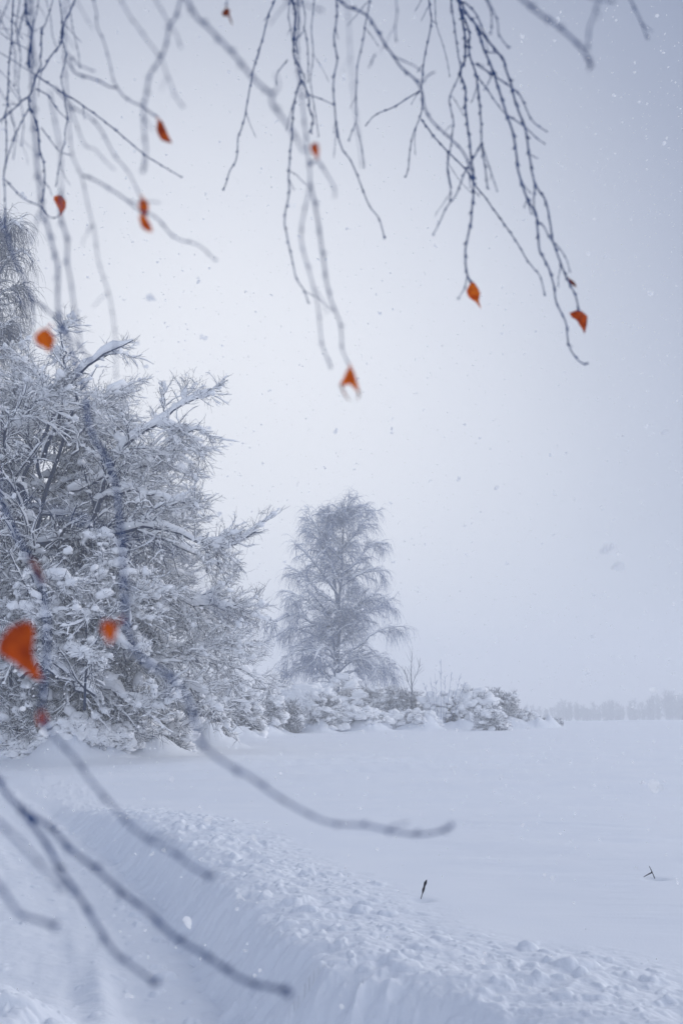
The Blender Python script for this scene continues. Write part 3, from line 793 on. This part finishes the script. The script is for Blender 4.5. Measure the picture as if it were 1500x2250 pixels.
# ------------------------------------------------------------------ haze
def haze():
    bpy.ops.mesh.primitive_cube_add(size=1)
    o = bpy.context.object; o.name = 'haze'; o.data.name = 'haze'
    o.scale = (820, 820, 32); o.location = (0, 0, 32 / 2 - 5.5)
    m = bpy.data.materials.new('haze'); m.use_nodes = True
    t = m.node_tree
    for n in list(t.nodes):
        if n.type != 'OUTPUT_MATERIAL': t.nodes.remove(n)
    v = N(t, 'ShaderNodeVolumePrincipled')
    v.inputs['Color'].default_value = (0.97, 0.98, 1.0, 1)
    v.inputs['Density'].default_value = 0.005
    v.inputs['Anisotropy'].default_value = 0.0
    t.links.new(v.outputs[0], t.nodes['Material Output'].inputs['Volume'])
    o.data.materials.append(m)
    tag(o, kind='stuff', label='pale snowy haze filling the air over the field', cat='haze')
haze()

# ------------------------------------------------------------------ falling snow
def snowfall():
    r = np.random.default_rng(5)
    n = 24000
    C = np.stack([r.uniform(-9, 9, n), r.uniform(0.3, 19, n), r.uniform(0.2, 12, n)], -1)
    dist = np.linalg.norm(C - np.array([0, 0, CAM_Z]), axis=1)
    C = C[dist > 0.75]
    n = len(C)
    s = 0.0040 + 0.0100 * r.random(n) ** 2.4
    g = Geo()
    for k in range(3):   # every flake is three crossed hexagonal crystal plates
        u = r.normal(size=(n, 3)); u /= np.linalg.norm(u, axis=1, keepdims=True)
        w = np.cross(u, r.normal(size=(n, 3))); w /= np.linalg.norm(w, axis=1, keepdims=True)
        a = np.arange(6) * math.pi / 3
        off = r.normal(size=(n, 1, 3)) * s[:, None, None] * .4
        ring = C[:, None, :] + off + (u[:, None] * np.cos(a)[None, :, None] + w[:, None] * np.sin(a)[None, :, None]) * (s * r.uniform(.6, 1.1, n))[:, None, None]
        b = (np.arange(n) * 6)[:, None]
        t = np.concatenate([b + np.array([[0, q, q + 1]]) for q in range(1, 5)])
        g.add(ring.reshape(-1, 3), None, t)
    o = g.build('falling_snow', M_FLAKE, smooth=False)
    tag(o, 'falling snowflakes drifting through the air', 'snowfall', kind='stuff')
snowfall()

# ------------------------------------------------------------------ overhanging birch branches near the camera
# every twig: (core width in px, [points in the photograph]); depth comes from the branch's own
# gently sloping surface, so forks of one branch meet in space
def depth(px, py, d0, ax, ay, ph):
    return d0 * (1 + ax * (px - 750) / 1500 + ay * (py - 400) / 1500 + 0.05 * math.sin(px / 170 + ph) + 0.05 * math.sin(py / 210 + ph * 2))

def leaf_mesh(outline, bend, seed):
    """blade inside an outline (x right, z up, metres): toothed edge, folded along its length and curled"""
    r = random.Random(seed)
    o = np.array(outline, float)
    o = np.vstack([o, o[:1]]); d = np.concatenate([[0], np.cumsum(np.linalg.norm(np.diff(o, axis=0), axis=1))])
    n = 44
    u = np.linspace(0, d[-1], n, endpoint=False)
    B = np.stack([np.interp(u, d, o[:, k]) for k in range(2)], -1)
    c = B.mean(0)
    size = np.abs(B - c).max()
    ax = B[np.argmax(np.linalg.norm(B - c, axis=1))] - c; ax /= np.linalg.norm(ax); pr = np.array([-ax[1], ax[0]])
    tooth = np.where(np.arange(n) % 2 == 0, 1.045, .965)[:, None]
    B = c + (B - c) * tooth
    V = [np.array([c[0], 0, c[1]])]
    rings = 6
    for k in range(1, rings + 1):
        P = c + (B - c) * k / rings
        V += [np.array([p[0], 0, p[1]]) for p in P]
    V = np.array(V)
    q = V[:, [0, 2]] - c
    a, b = q @ ax / size, q @ pr / size
    ph = r.random() * 6
    V[:, 1] = size * (bend * (.9 * np.abs(b) ** 1.2 + .55 * a * a) + .07 * np.sin(6 * a + ph) * np.cos(4 * b + ph) + .03 * np.sin(17 * a + 9 * np.abs(b)))
    T = [(0, 1 + (i + 1) % n, 1 + i) for i in range(n)]
    Q = []
    for k in range(rings - 1):
        for i in range(n):
            a0 = 1 + k * n + i; a1 = 1 + k * n + (i + 1) % n
            Q.append((a0, a1, a1 + n, a0 + n))
    N_ = len(V); V2 = np.vstack([V, V + np.array([[0, .0003, 0]])])
    Q2 = Q + [tuple(x + N_ for x in reversed(q_)) for q_ in Q]; T2 = T + [tuple(x + N_ for x in reversed(t)) for t in T]
    e = 1 + (rings - 1) * n
    Q2 += [(e + (i + 1) % n, e + i, e + i + N_, e + (i + 1) % n + N_) for i in range(n)]
    return V2, np.array(Q2), np.array(T2)

def rotm(rx, ry, rz):
    from mathutils import Euler
    return np.array(Euler((rx, ry, rz)).to_matrix())

def near_branch(label, d0, twigs, leaves=(), ax=0.1, ay=0.0, ph=0.0, group='birch branches hanging near the camera', bud=1.0, ext=0.9):
    first = twigs[0][1][0]
    dd = depth(first[0], first[1], d0, ax, ay, ph)
    loc = at(first[0], first[1], dd)
    root = empty('birch_branch', loc, label, 'branch', group)
    r = np.random.default_rng(int(abs(first[0] * 7 + first[1] + d0 * 100)) + 3)
    for ti, (w, pts) in enumerate(twigs):
        P0 = [at(x, y, depth(x, y, d0, ax, ay, ph)) for x, y in pts]
        m = d0 / F_PX
        edge = pts[0][1] <= 2 or pts[0][0] <= 2
        if edge:   # the twig goes on out of the picture towards its bough
            v = P0[0] - P0[1]; v /= np.linalg.norm(v)
            q = P0[0]
            ex = []
            for k in range(4):
                v = v + np.array([-.03, -.02, .16]); v /= np.linalg.norm(v)
                q = q + v * ext / 4; ex.append(q)
            P0 = ex[::-1] + P0
        n = max(14, len(P0) * 7)
        P = catmull(P0, n)
        P[1:-1] += r.normal(size=P[1:-1].shape) * .10 * w * m
        seg = np.linalg.norm(np.diff(P, axis=0), axis=1); s = np.concatenate([[0], np.cumsum(seg)])
        tot = s[-1]
        rad = .5 * w * m * np.interp(s / tot, [0, .6, 1], [1.15, .95, .68])
        # resample finely, swell at the buds
        n2 = int(max(40, tot / .0022)); u = np.linspace(0, tot, n2)
        P = np.stack([np.interp(u, s, P[:, k]) for k in range(3)], -1)
        # smooth the polyline
        for _ in range(3): P[1:-1] = (P[:-2] + 2 * P[1:-1] + P[2:]) / 4
        rad = np.interp(u, s, rad)
        g = Geo()
        step = .020 * d0 ** .35
        pos = r.uniform(0, step)
        side = 1
        centers = []
        while pos < tot:
            k = min(n2 - 1, int(pos / tot * n2)); centers.append(k)
            pos += step * r.uniform(.75, 1.35)
        centers.append(n2 - 2)
        sw = np.zeros(n2)
        for k in centers:
            sw += np.exp(-((u - u[k]) / (rad[k] * 1.5 + .0006)) ** 2) * r.uniform(.4, 1.0)
        rad2 = rad * (1 + .75 * bud * np.clip(sw, 0, 1.2))
        g.tubes(P[None], rad2[None], 8)
        for k in centers:
            t = P[min(k + 2, n2 - 1)] - P[max(k - 2, 0)]; t /= np.linalg.norm(t) + 1e-9
            e = np.cross(t, np.array([0, 1, 0]) + r.normal(size=3) * .5); e /= np.linalg.norm(e) + 1e-9
            e = e * side; side = -side
            L_ = rad[k] * r.uniform(2.6, 4.6) * bud + .0008
            dirn = t * .8 + e * .7; dirn /= np.linalg.norm(dirn)
            b0 = P[k] + e * rad[k] * .4
            q = b0[None] + dirn[None] * np.linspace(0, 1, 5)[:, None] * L_
            g.tubes(q[None], (rad[k] * bud * np.array([.85, 1.15, 1.05, .6, .12]))[None], 6)
        side = 1
        for k in range(int(r.uniform(.4, 1.1) * tot / .10)):   # short side shoots leaving at the buds
            kk = centers[int(r.integers(0, len(centers)))]
            if kk > n2 - 6: continue
            t = P[kk + 3] - P[kk]; t /= np.linalg.norm(t) + 1e-9
            e = np.cross(t, r.normal(size=3)); e /= np.linalg.norm(e) + 1e-9
            L_ = r.uniform(.012, .055) * (1.4 if r.random() < .25 else 1) * (.4 if d0 < .75 else 1)
            dd_ = t * .75 + e * .65; q = [P[kk]]
            for h in range(7):
                dd_ = dd_ + r.normal(size=3) * .10 + np.array([0, 0, -.07]); dd_ /= np.linalg.norm(dd_); q.append(q[-1] + dd_ * L_ / 7)
            rr_ = min(rad[kk] * .62, .0016) * np.array([1, .9, 1.25, .8, .95, .7, 1.1, .5])
            g.tubes(np.array(q)[None], rr_[None], 6)
        at_root(g, loc).build('twig', M_NEAR, root)
    for li, (outl, mt, bend, attach, lab, rolls) in enumerate(leaves):
        o_ = np.array(outl, float); cx, cy = o_.mean(0); o_ = np.array([cx, cy]) + (o_ - [cx, cy]) * (1.35 if mt is RL and d0 < .9 else 1.12)
        d = depth(cx, cy, d0, ax, ay, ph)
        c = at(cx, cy, d); m = d / F_PX
        V, Q, T = leaf_mesh(np.stack([(o_[:, 0] - cx) * m, (cy - o_[:, 1]) * m], -1), bend, li + int(cx))
        V = V @ rotm(PITCH, 0, 0).T + c
        g = Geo(); g.add(V, Q, T)
        near = o_[np.argmin(np.hypot(*(o_ - np.array(attach)).T))]
        a = at(*attach, depth(*attach, d0, ax, ay, ph)); top = at(near[0] * .8 + cx * .2, near[1] * .8 + cy * .2, d)
        st = catmull([a, (a + top) / 2 + np.array([.0008, 0, .0006]), top], 8)
        g.tubes(st[None], np.linspace(.0006, .0009, 8)[None] * max(.8, d), 6)
        ob = at_root(g, loc).build('leaf', mt, root)
        ob['label'] = lab
        for rp in rolls:      # dried, rolled-up margins
            P = catmull([at(x, y, d - .001) for x, y in rp], 12)
            g = Geo(); g.tubes(P[None], (m * np.array([2.6, 3.2, 3.4, 3.2, 3.0, 3.0, 2.8, 2.6, 2.2, 1.8, 1.4, .8]))[None] * .8, 7)
            at_root(g, ob.location + root.location).build('rolled_edge', M_LEAFB, ob)
    return root

OL, RL, BL = M_LEAF, M_LEAFD, M_LEAFB
near_branch('knotty dark birch branch fanning out at the upper left', 1.55, [
 (4.2, [(165, 0), (141, 51), (137, 83), (133, 99), (112, 123), (99, 148), (80, 165), (77, 184), (64, 211), (48, 223), (16, 253), (-4, 268), (-50, 300)]),
 (3.2, [(132, 0), (137, 50), (134, 80), (140, 99), (147, 117), (140, 149), (135, 173), (141, 205), (143, 227), (149, 261), (143, 288), (144, 309), (136, 333), (128, 379), (124, 410)]),
 (3.2, [(80, 165), (107, 184), (141, 205), (171, 224), (211, 252), (253, 285), (317, 339), (355, 363), (400, 390)]),
 (3.6, [(64, 211), (65, 235), (77, 257), (85, 288), (88, 331), (96, 355), (99, 387), (97, 420), (93, 456)]),
 (2.6, [(65, 238), (57, 251), (36, 293), (17, 347), (9, 387)]),
 (2.8, [(80, 195), (107, 211), (131, 246), (150, 262)]),
 (2.4, [(91, 280), (123, 323), (136, 335), (155, 341)]),
 (2.8, [(-4, 112), (23, 128), (53, 149), (80, 165)]),
 (3.4, [(92, 60), (91, 93), (92, 112), (88, 128), (92, 141), (80, 165)]),
 (3.0, [(117, 0), (108, 27), (100, 53), (92, 70)]),
], ph=.3)
near_branch('straight birch twig hanging along the left edge of the photo', 1.6, [
 (3.6, [(30, 0), (27, 45), (26, 90), (22, 125), (19, 170), (18, 220), (13, 255), (15, 300), (14, 345), (9, 390), (12, 440), (11, 500)]),
 (2.6, [(12, 395), (31, 415), (55, 438), (93, 456), (104, 472), (118, 480), (130, 474), (133, 466)]),
 (2.6, [(-4, 68), (3, 73), (27, 91), (53, 104), (66, 112)]),
 (2.0, [(-4, 150), (20, 175), (40, 205), (50, 222)]),
], [([(118,430),(127,427),(137,430),(144,441),(144,455),(137,467),(133,474),(129,462),(123,447),(117,437)], OL, 0.35, (133, 474), 'orange leaf hanging at the twig end beside the leftmost twigs', [])], ph=1.0)
near_branch('thick dark birch twigs bunched at the top left corner', 1.35, [
 (6.5, [(57, 0), (58, 24), (60, 48), (72, 72), (66, 95), (63, 120), (64, 149)]),
 (3.0, [(20, 0), (12, 20), (2, 45), (-10, 80)]),
 (3.0, [(58, 10), (50, 40), (40, 80), (44, 110)]),
 (3.0, [(85, 0), (78, 40), (70, 75), (72, 120), (68, 160)]),
 (2.6, [(-4, 20), (10, 60), (30, 95), (36, 140), (33, 190)]),
 (2.4, [(102, 0), (112, 40), (116, 80), (128, 110)]),
 (2.6, [(44, 0), (36, 60), (46, 120), (40, 190), (52, 260), (48, 320)]),
 (2.4, [(152, 0), (160, 60), (172, 110), (176, 150)]),
 (2.4, [(-4, 190), (20, 230), (34, 290), (30, 350)]),
], ph=1.4)
near_branch('longest blurred birch branch, trailing past the thicket and curving right over the field', .72, [
 (6.3, [(67, 0), (70, 120), (74, 240), (80, 330), (93, 456), (104, 491), (116, 542), (128, 583), (127, 646), (129, 692), (148, 745), (175, 820), (190, 890), (198, 945), (235, 1010), (255, 1070), (262, 1130), (270, 1200), (272, 1290), (280, 1380), (300, 1436), (340, 1464), (384, 1494), (412, 1530), (427, 1585), (438, 1630), (460, 1650), (500, 1680), (550, 1707), (600, 1745), (650, 1775), (725, 1807), (810, 1815), (895, 1832), (955, 1830), (995, 1814)]),
 (5.0, [(134, 420), (134, 477), (148, 523), (148, 576), (157, 623), (164, 680), (171, 715), (178, 765)]),
 (3.2, [(93, 456), (83, 479), (76, 514), (65, 537)]),
 (3.6, [(110, 200), (120, 260), (134, 340), (136, 420)]),
], [([(77,735),(90,724),(102,723),(114,735),(119,747),(112,760),(107,772),(97,763),(82,756),(76,745)], OL, 0.3, (116, 712), 'blurred orange leaf in front of the thicket top', []),
    ([(227,1368),(240,1366),(252,1377),(254,1392),(247,1405),(240,1414),(232,1400),(224,1385)], OL, .3, (276, 1352), 'blurred orange leaf hanging right of the thin sapling', [])], ay=-.25, ph=2.1)
near_branch('blurred birch twigs slanting down across the thicket top at the far left', .80, [
 (5.5, [(-4, 480), (14, 509), (21, 537), (37, 583), (51, 609), (61, 632), (69, 653), (76, 660), (99, 676), (127, 704), (160, 745), (200, 790)]),
 (3.5, [(69, 653), (74, 690), (72, 715)]),
 (3.5, [(30, 640), (46, 662), (62, 680)]),
], ph=2.7)
near_branch('pale blurred twig ending in a pair of curled orange leaves', .84, [
 (3.4, [(144, 0), (142, 70), (143, 140), (150, 230), (155, 300), (160, 344), (179, 384), (183, 403), (199, 472), (208, 509), (217, 576), (233, 623), (247, 680), (254, 750), (255, 830)]),
 (3.6, [(179, 384), (196, 390), (231, 408), (277, 438), (305, 462), (344, 478), (384, 522), (436, 538), (476, 574)]),
 (3.2, [(120, 190), (160, 235), (187, 250), (219, 280), (251, 340), (275, 368), (288, 387), (305, 425), (312, 440)]),
 (2.6, [(140, 209), (160, 250), (187, 320), (208, 325), (219, 340), (251, 373)]),
], [([(304,441),(313,435),(322,439),(326,452),(324,466),(316,478),(308,468),(305,455)], OL, 0.5, (308, 428), 'upper of two curled orange leaves hanging as a chain', []),
    ([(307,478),(318,475),(326,484),(332,497),(337,511),(324,509),(313,501),(309,490)], OL, -0.5, (316, 474), 'lower of two curled orange leaves hanging as a chain', [])], ph=3.3)
near_branch('slender birch twig curving right to the half-moon leaf', 1.0, [
 (3.4, [(205, 0), (212, 29), (212, 59), (223, 75), (237, 120), (251, 181), (258, 193)]),
 (3.6, [(150, 130), (165, 160), (189, 168), (221, 179), (240, 191), (256, 192), (277, 216), (315, 235), (328, 248), (343, 256)]),
 (2.8, [(144, 112), (171, 141), (189, 149), (208, 157)]),
], [([(349,257),(355,263),(362,278),(369,295),(375,307),(362,308),(352,303),(345,290),(342,275),(344,263)], RL, 0.8, (344, 256), 'rust-red leaf folded into a half moon', [])], ph=3.9)
near_branch('blurred crossing birch twigs left of the centre top', .68, [
 (6.5, [(397, 0), (381, 45), (373, 56), (363, 107), (352, 131), (331, 160), (323, 200), (315, 240), (317, 296), (322, 325), (315, 378)]),
 (3.8, [(265, 0), (288, 35), (323, 88), (347, 117), (357, 131), (365, 160), (375, 181), (381, 205), (403, 236)]),
 (3.8, [(342, 0), (373, 51), (389, 75), (398, 106)]),
], ph=4.4)
near_branch('thick blurred birch shoot running diagonally toward the upper centre', .58, [
 (9.0, [(411, 0), (435, 37), (480, 83), (525, 131), (555, 173), (581, 195), (599, 208)]),
 (6.0, [(599, 208), (598, 227), (627, 267), (651, 304), (667, 333)]),
 (5.0, [(640, -2), (680, 10), (710, 24)]),
 (3.5, [(599, 208), (612, 190), (607, 165)]),
], ph=5.0)
near_branch('single thin birch twig hanging in the open sky left of centre', 1.75, [
 (3.8, [(603, 0), (592, 24), (583, 60), (575, 91), (560, 140), (553, 171), (545, 215), (539, 253), (530, 285), (523, 301), (520, 349), (505, 375), (499, 395), (490, 418)]),
], ph=5.5)
near_branch('short stub with one small dried leaf at the top edge', 1.1, [
 (3.0, [(500, 0), (499, 6), (497, 12)]),
], [([(486,26),(497,12),(505,20),(503,32),(492,34)], BL, 0.9, (498, 10), 'tiny shrivelled red-brown leaf at the top edge', [[(501,30),(505,40),(511,55)]])], ph=5.9)
near_branch('dense drooping birch spray at the upper centre', 1.6, [
 (5.0, [(641, 0), (649, 29), (646, 64), (645, 120), (656, 149), (661, 173), (677, 208), (680, 240), (688, 264), (682, 290)]),
 (3.2, [(637, 0), (633, 37), (640, 67), (645, 110)]),
 (3.0, [(664, 0), (669, 27), (669, 64), (656, 80), (648, 99)]),
 (2.4, [(669, 64), (675, 99), (677, 140), (677, 181)]),
 (3.2, [(661, 173), (652, 200), (646, 230), (643, 256), (641, 301), (636, 349), (634, 390), (635, 425), (625, 480), (632, 527), (643, 575), (651, 612), (667, 636), (678, 667)]),
 (2.2, [(632, 131), (608, 163), (607, 187)]),
 (2.2, [(677, 208), (701, 216), (731, 229)]),
 (3.0, [(652, 0), (658, 45), (650, 90), (654, 130), (668, 170), (672, 215)]),
 (2.6, [(690, 0), (684, 60), (688, 120), (682, 180), (690, 230), (700, 300)]),
], ph=.7)
near_branch('two long blurred twigs dropping from the centre top to the big curled leaf', .80, [
 (4.6, [(655, 0), (652, 90), (655, 149), (667, 253), (677, 344), (681, 370), (680, 410), (661, 515), (683, 607), (699, 676), (707, 756), (728, 809)]),
 (4.6, [(681, 400), (694, 460), (705, 530), (712, 580), (725, 655), (747, 708), (752, 767), (766, 800)]),
 (3.4, [(681, 362), (696, 352), (707, 365), (722, 390), (731, 405), (737, 432)]),
], [([(686,316),(696,314),(699,326),(697,344),(691,339),(685,330),(683,322)], RL, 0.5, (696, 351), 'small rust leaf at the fork of two twigs', []),
    ([(768,802),(775,812),(781,830),(786,848),(789,866),(779,853),(768,843),(758,846),(747,843),(755,831),(762,815)], OL, 0.4, (766, 799), 'bright orange curled leaf at the lowest twig end, centre', [[(748,843),(753,858),(762,874),(769,880)],[(788,858),(788,868),(785,878)]])], ph=1.7)
near_branch('birch twig pair hanging right of the small rust leaf', 1.5, [
 (4.0, [(739, 0), (740, 40), (733, 85), (741, 128), (734, 165), (732, 200), (736, 248), (741, 293), (753, 331), (768, 349), (780, 375), (792, 405), (810, 450), (832, 480), (845, 525)]),
 (3.6, [(812, 0), (805, 35), (795, 100), (785, 142), (783, 180), (782, 225), (782, 265), (765, 310)]),
 (2.2, [(782, 270), (795, 325), (800, 370)]),
], ph=2.4)
near_branch('faint far-blurred twig straight down behind the twig pair', .62, [
 (3.0, [(760, 0), (765, 53), (768, 100), (771, 139), (775, 200), (785, 280), (797, 368)]),
], ph=2.9)
near_branch('stout birch branch sloping right from the top centre with drooping side twigs', 1.05, [
 (6.0, [(745, 0), (765, 15), (805, 33), (830, 70), (850, 105), (862, 120), (882, 150), (910, 172), (925, 198), (935, 245), (957, 275), (990, 305), (1010, 325), (1025, 350), (1038, 395)]),
 (3.4, [(870, 0), (872, 30), (867, 65), (870, 92)]),
 (3.2, [(955, 158), (940, 166), (925, 185)]),
 (3.0, [(825, 118), (818, 130), (812, 147)]),
], ph=3.1)
near_branch('forked birch twig with a leftward side shoot right of the top centre', 1.65, [
 (3.8, [(942, 0), (947, 45), (940, 90), (932, 125), (928, 165), (925, 195), (927, 240), (917, 270), (907, 295), (900, 332), (897, 370), (890, 390)]),
 (2.4, [(955, 0), (957, 50), (970, 90), (982, 135), (987, 167)]),
 (2.2, [(947, 45), (957, 50)]),
 (2.8, [(922, 200), (893, 217), (865, 235), (825, 252), (802, 277)]),
 (3.2, [(925, 262), (953, 300), (982, 332), (1022, 372), (1042, 405), (1070, 440), (1080, 455), (1131, 527), (1156, 570), (1185, 606), (1191, 627), (1197, 650)]),
 (2.4, [(982, 332), (984, 372), (991, 412)]),
], ph=3.6)
near_branch('dark main birch spray at the upper right, orange leaf on its long straight twig', 1.55, [
 (5.6, [(1007, 0), (1010, 20), (1017, 55), (1022, 100), (1020, 135), (1010, 160), (1022, 195), (1022, 235), (1027, 280), (1035, 350), (1040, 395), (1035, 475), (1022, 555), (1026, 606), (1033, 620)]),
 (3.6, [(990, 0), (1000, 75), (1005, 115), (1010, 160), (987, 215), (995, 265), (990, 320), (982, 370), (990, 415), (988, 440)]),
 (4.0, [(1010, 20), (1030, 70), (1030, 115), (1045, 165), (1052, 220), (1057, 280), (1057, 315), (1065, 370), (1070, 415)]),
 (3.0, [(1057, 315), (1032, 360), (1020, 380), (1000, 430), (980, 455), (965, 490), (950, 517)]),
 (2.4, [(1057, 315), (1075, 370), (1092, 420)]),
 (2.4, [(1026, 606), (1020, 632), (1006, 657)]),
 (2.8, [(1045, 165), (1065, 190), (1082, 215), (1100, 240), (1112, 252)]),
], [([(1033,623),(1042,620),(1050,632),(1054,645),(1051,660),(1057,676),(1046,664),(1038,658),(1029,650),(1025,639)], OL, 0.35, (1032, 618), 'pointed orange leaf hanging below the middle twig at right', [])], ph=4.2)
near_branch('longest birch spray at the right, two parallel twigs reaching down to a leaf', 1.5, [
 (5.2, [(1010, 0), (1020, 22), (1045, 55), (1062, 78), (1080, 100), (1105, 130), (1110, 150), (1122, 185), (1132, 225), (1140, 250), (1152, 280), (1160, 325), (1165, 360), (1175, 405), (1197, 440), (1207, 485), (1212, 520), (1221, 551), (1233, 583), (1245, 612), (1260, 640), (1268, 668), (1270, 684)]),
 (4.4, [(1045, 55), (1060, 100), (1080, 150), (1095, 195), (1112, 250), (1127, 295), (1135, 350), (1137, 372), (1157, 435), (1177, 470), (1179, 490), (1185, 549), (1203, 585), (1215, 624), (1222, 666), (1242, 708), (1248, 756), (1265, 787), (1279, 798), (1291, 799)]),
 (3.0, [(1175, 405), (1172, 450), (1180, 485)]),
 (3.0, [(1045, 140), (1090, 170), (1120, 190), (1142, 210), (1160, 250), (1175, 272), (1202, 290)]),
 (2.6, [(1112, 252), (1150, 277), (1180, 305), (1197, 316)]),
 (3.0, [(1020, 5), (1045, 30), (1060, 65), (1080, 102)]),
 (2.6, [(1179, 486), (1194, 498), (1210, 528), (1228, 545), (1245, 573), (1251, 597)]),
 (2.0, [(1165, 340), (1180, 348)]),
], [([(1254,686),(1268,681),(1280,684),(1290,692),(1289,712),(1285,730),(1275,716),(1268,703),(1258,697)], RL, 0.5, (1270, 680), 'dark orange leaf at the end of the longest right-hand twig', []),
    ([(1246,610),(1256,614),(1264,622),(1268,630),(1258,626),(1250,619)], BL, 0.9, (1247, 611), 'brown bud scale clinging to the twig', [])], ph=4.8)
near_branch('short budded twigs dangling at the top right of the main spray', 1.35, [
 (3.6, [(1067, 0), (1080, 30), (1077, 75)]),
 (3.6, [(1072, 0), (1090, 38), (1095, 65), (1095, 78), (1106, 94), (1118, 106)]),
], ph=5.2)
near_branch('thick blurred shoot slanting into the top right sky', .58, [
 (9.5, [(1150, 0), (1190, 30), (1222, 55), (1255, 82), (1275, 103), (1287, 120), (1300, 147)]),
 (6.0, [(1315, 0), (1300, 38), (1287, 77), (1290, 110)]),
 (5.0, [(1315, 2), (1330, 6), (1345, 3)]),
], ph=5.7)
near_branch('short blurred twig at the top right corner', .8, [
 (5.5, [(1385, 0), (1395, 20), (1404, 40), (1410, 55), (1422, 86)]),
], ph=6.1)
near_branch('long blurred forked twig sweeping across the snowy lane at the lower left', .62, [
 (9.2, [(-2, 1717), (20, 1745), (55, 1785), (110, 1815), (150, 1860), (210, 1910), (270, 1962), (330, 2007), (385, 2060), (450, 2095), (495, 2130), (545, 2160), (590, 2167), (640, 2182)]),
 (7.0, [(52, 1782), (75, 1815), (100, 1850), (135, 1915), (175, 1970), (212, 2032), (255, 2095), (305, 2132), (348, 2163)]),
], ay=-.1, ph=.2)
near_branch('faint blurred twig above the lane at the left edge', .45, [
 (7.5, [(-2, 1808), (20, 1825), (55, 1860), (80, 1887), (105, 1920), (143, 1954)]),
], ph=.9)
near_branch('short blurred twig at the lower left edge', .48, [
 (9.5, [(-2, 1945), (35, 1990), (60, 2015), (95, 2032), (127, 2037)]),
], ph=1.2)
near_branch('blurred twig with the largest orange leaf, running from thicket to lane', .60, [
 (7.0, [(-2, 1090), (30, 1160), (60, 1222), (80, 1266), (96, 1300), (104, 1400), (98, 1500), (90, 1575), (100, 1596), (116, 1614), (136, 1638), (164, 1662), (205, 1725), (250, 1770), (280, 1810), (320, 1842), (375, 1870), (420, 1905), (470, 1928)]),
], [([(4,1434),(10,1412),(29,1391),(54,1384),(64,1395),(66,1415),(64,1440),(72,1460),(79,1482),(62,1476),(50,1462),(30,1449),(13,1440)], RL, 0.3, (66, 1380), 'largest orange leaf, blurred, at the left edge over the thicket', []),
    ([(83,1572),(92,1566),(100,1578),(97,1592),(86,1591)], RL, 0.6, (92, 1562), 'small red leaf where the twig meets the thicket foot', []),
    ([(64,1230),(78,1236),(90,1258),(97,1282),(84,1273),(72,1255)], BL, 0.8, (62, 1226), 'dull brown leaf pressed along the twig', [])], ay=-.05, ph=1.6)
near_branch('faint pale twig tip between the big tree and the birch', .42, [
 (5.0, [(-2, 1060), (120, 1120), (260, 1170), (360, 1200), (420, 1240), (450, 1300), (480, 1342), (520, 1362), (562, 1386)]),
], ph=2.6)

# ------------------------------------------------------------------ the birch the near branches hang from, unseen, added overhead to shade the near snow
def shade_birch():
    x, y = -2.6, -3.2
    z0 = gz(x, y)
    root = empty('birch_tree', (x, y, z0 - .05), 'unseen snow-laden birch over the viewer, added to shade the near snow', 'birch')
    TP = catmull([(x, y, z0 - .1), (x + .1, y + .1, 2.5), (x + .5, y + .6, 5.5), (x + .9, y + 1.0, 9)], 14)[None]
    TR = np.linspace(.22, .08, 14)[None]
    G = []; r = random.Random(12)
    for i in range(16):
        zz = 4.6 + i * .28; a = R(90 + r.uniform(-150, 95)); L_ = r.uniform(3.6, 6.2)
        b = np.array([x + .4, y + .5, zz])
        m = b + np.array([math.cos(a) * L_ * .5, math.sin(a) * L_ * .5, 1.5]); e = b + np.array([math.cos(a) * L_, math.sin(a) * L_, 1.4 + max(0, math.sin(a)) * 1.0])
        G.append(catmull([b, m, e], 14))
    for i in range(9):  # more unseen boughs toward the right, added to shade the right foreground
        zz = 4.8 + i * .3; a = R(r.uniform(12, 62)); L_ = r.uniform(5.5, 8.5); b = np.array([x + .4, y + .5, zz])
        G.append(catmull([b, b + np.array([math.cos(a) * L_ * .5, math.sin(a) * L_ * .5, 1.6]), b + np.array([math.cos(a) * L_, math.sin(a) * L_, 1.7 + L_ * .08])], 14))
    G = np.array(G); GR = np.linspace(.07, .015, 14)[None].repeat(len(G), 0)
    A, AR = sprout(G, GR, 22, 1.5, 7, (.4, 1.0), .0, .15, (.15, 1), .5, .006, .4, 71)
    B, BR = sprout(A, AR, 9, .6, 5, (.4, 1.0), .0, .15, (.1, 1), .5, .003, .5, 72)
    l = Geo(); l.tubes(TP, TR, 12); l.tubes(G, GR, 8); l.tubes(A, AR, 4)
    t = Geo(); t.tubes(B, BR, 3)
    sn = Geo(); sn.snow(G, GR, .10, 6, 5); sn.snow(A, AR, .06, 5, 6, .8); sn.snow(B, BR, .035, 4, 7, .9)
    c, S = blob_on(A, 1500, .05, .2, 8); sn.blobs(c, S, BLOB1, 9)
    finish_tree(root, l, t, sn, M_BIRCH, M_BARK)
shade_birch()
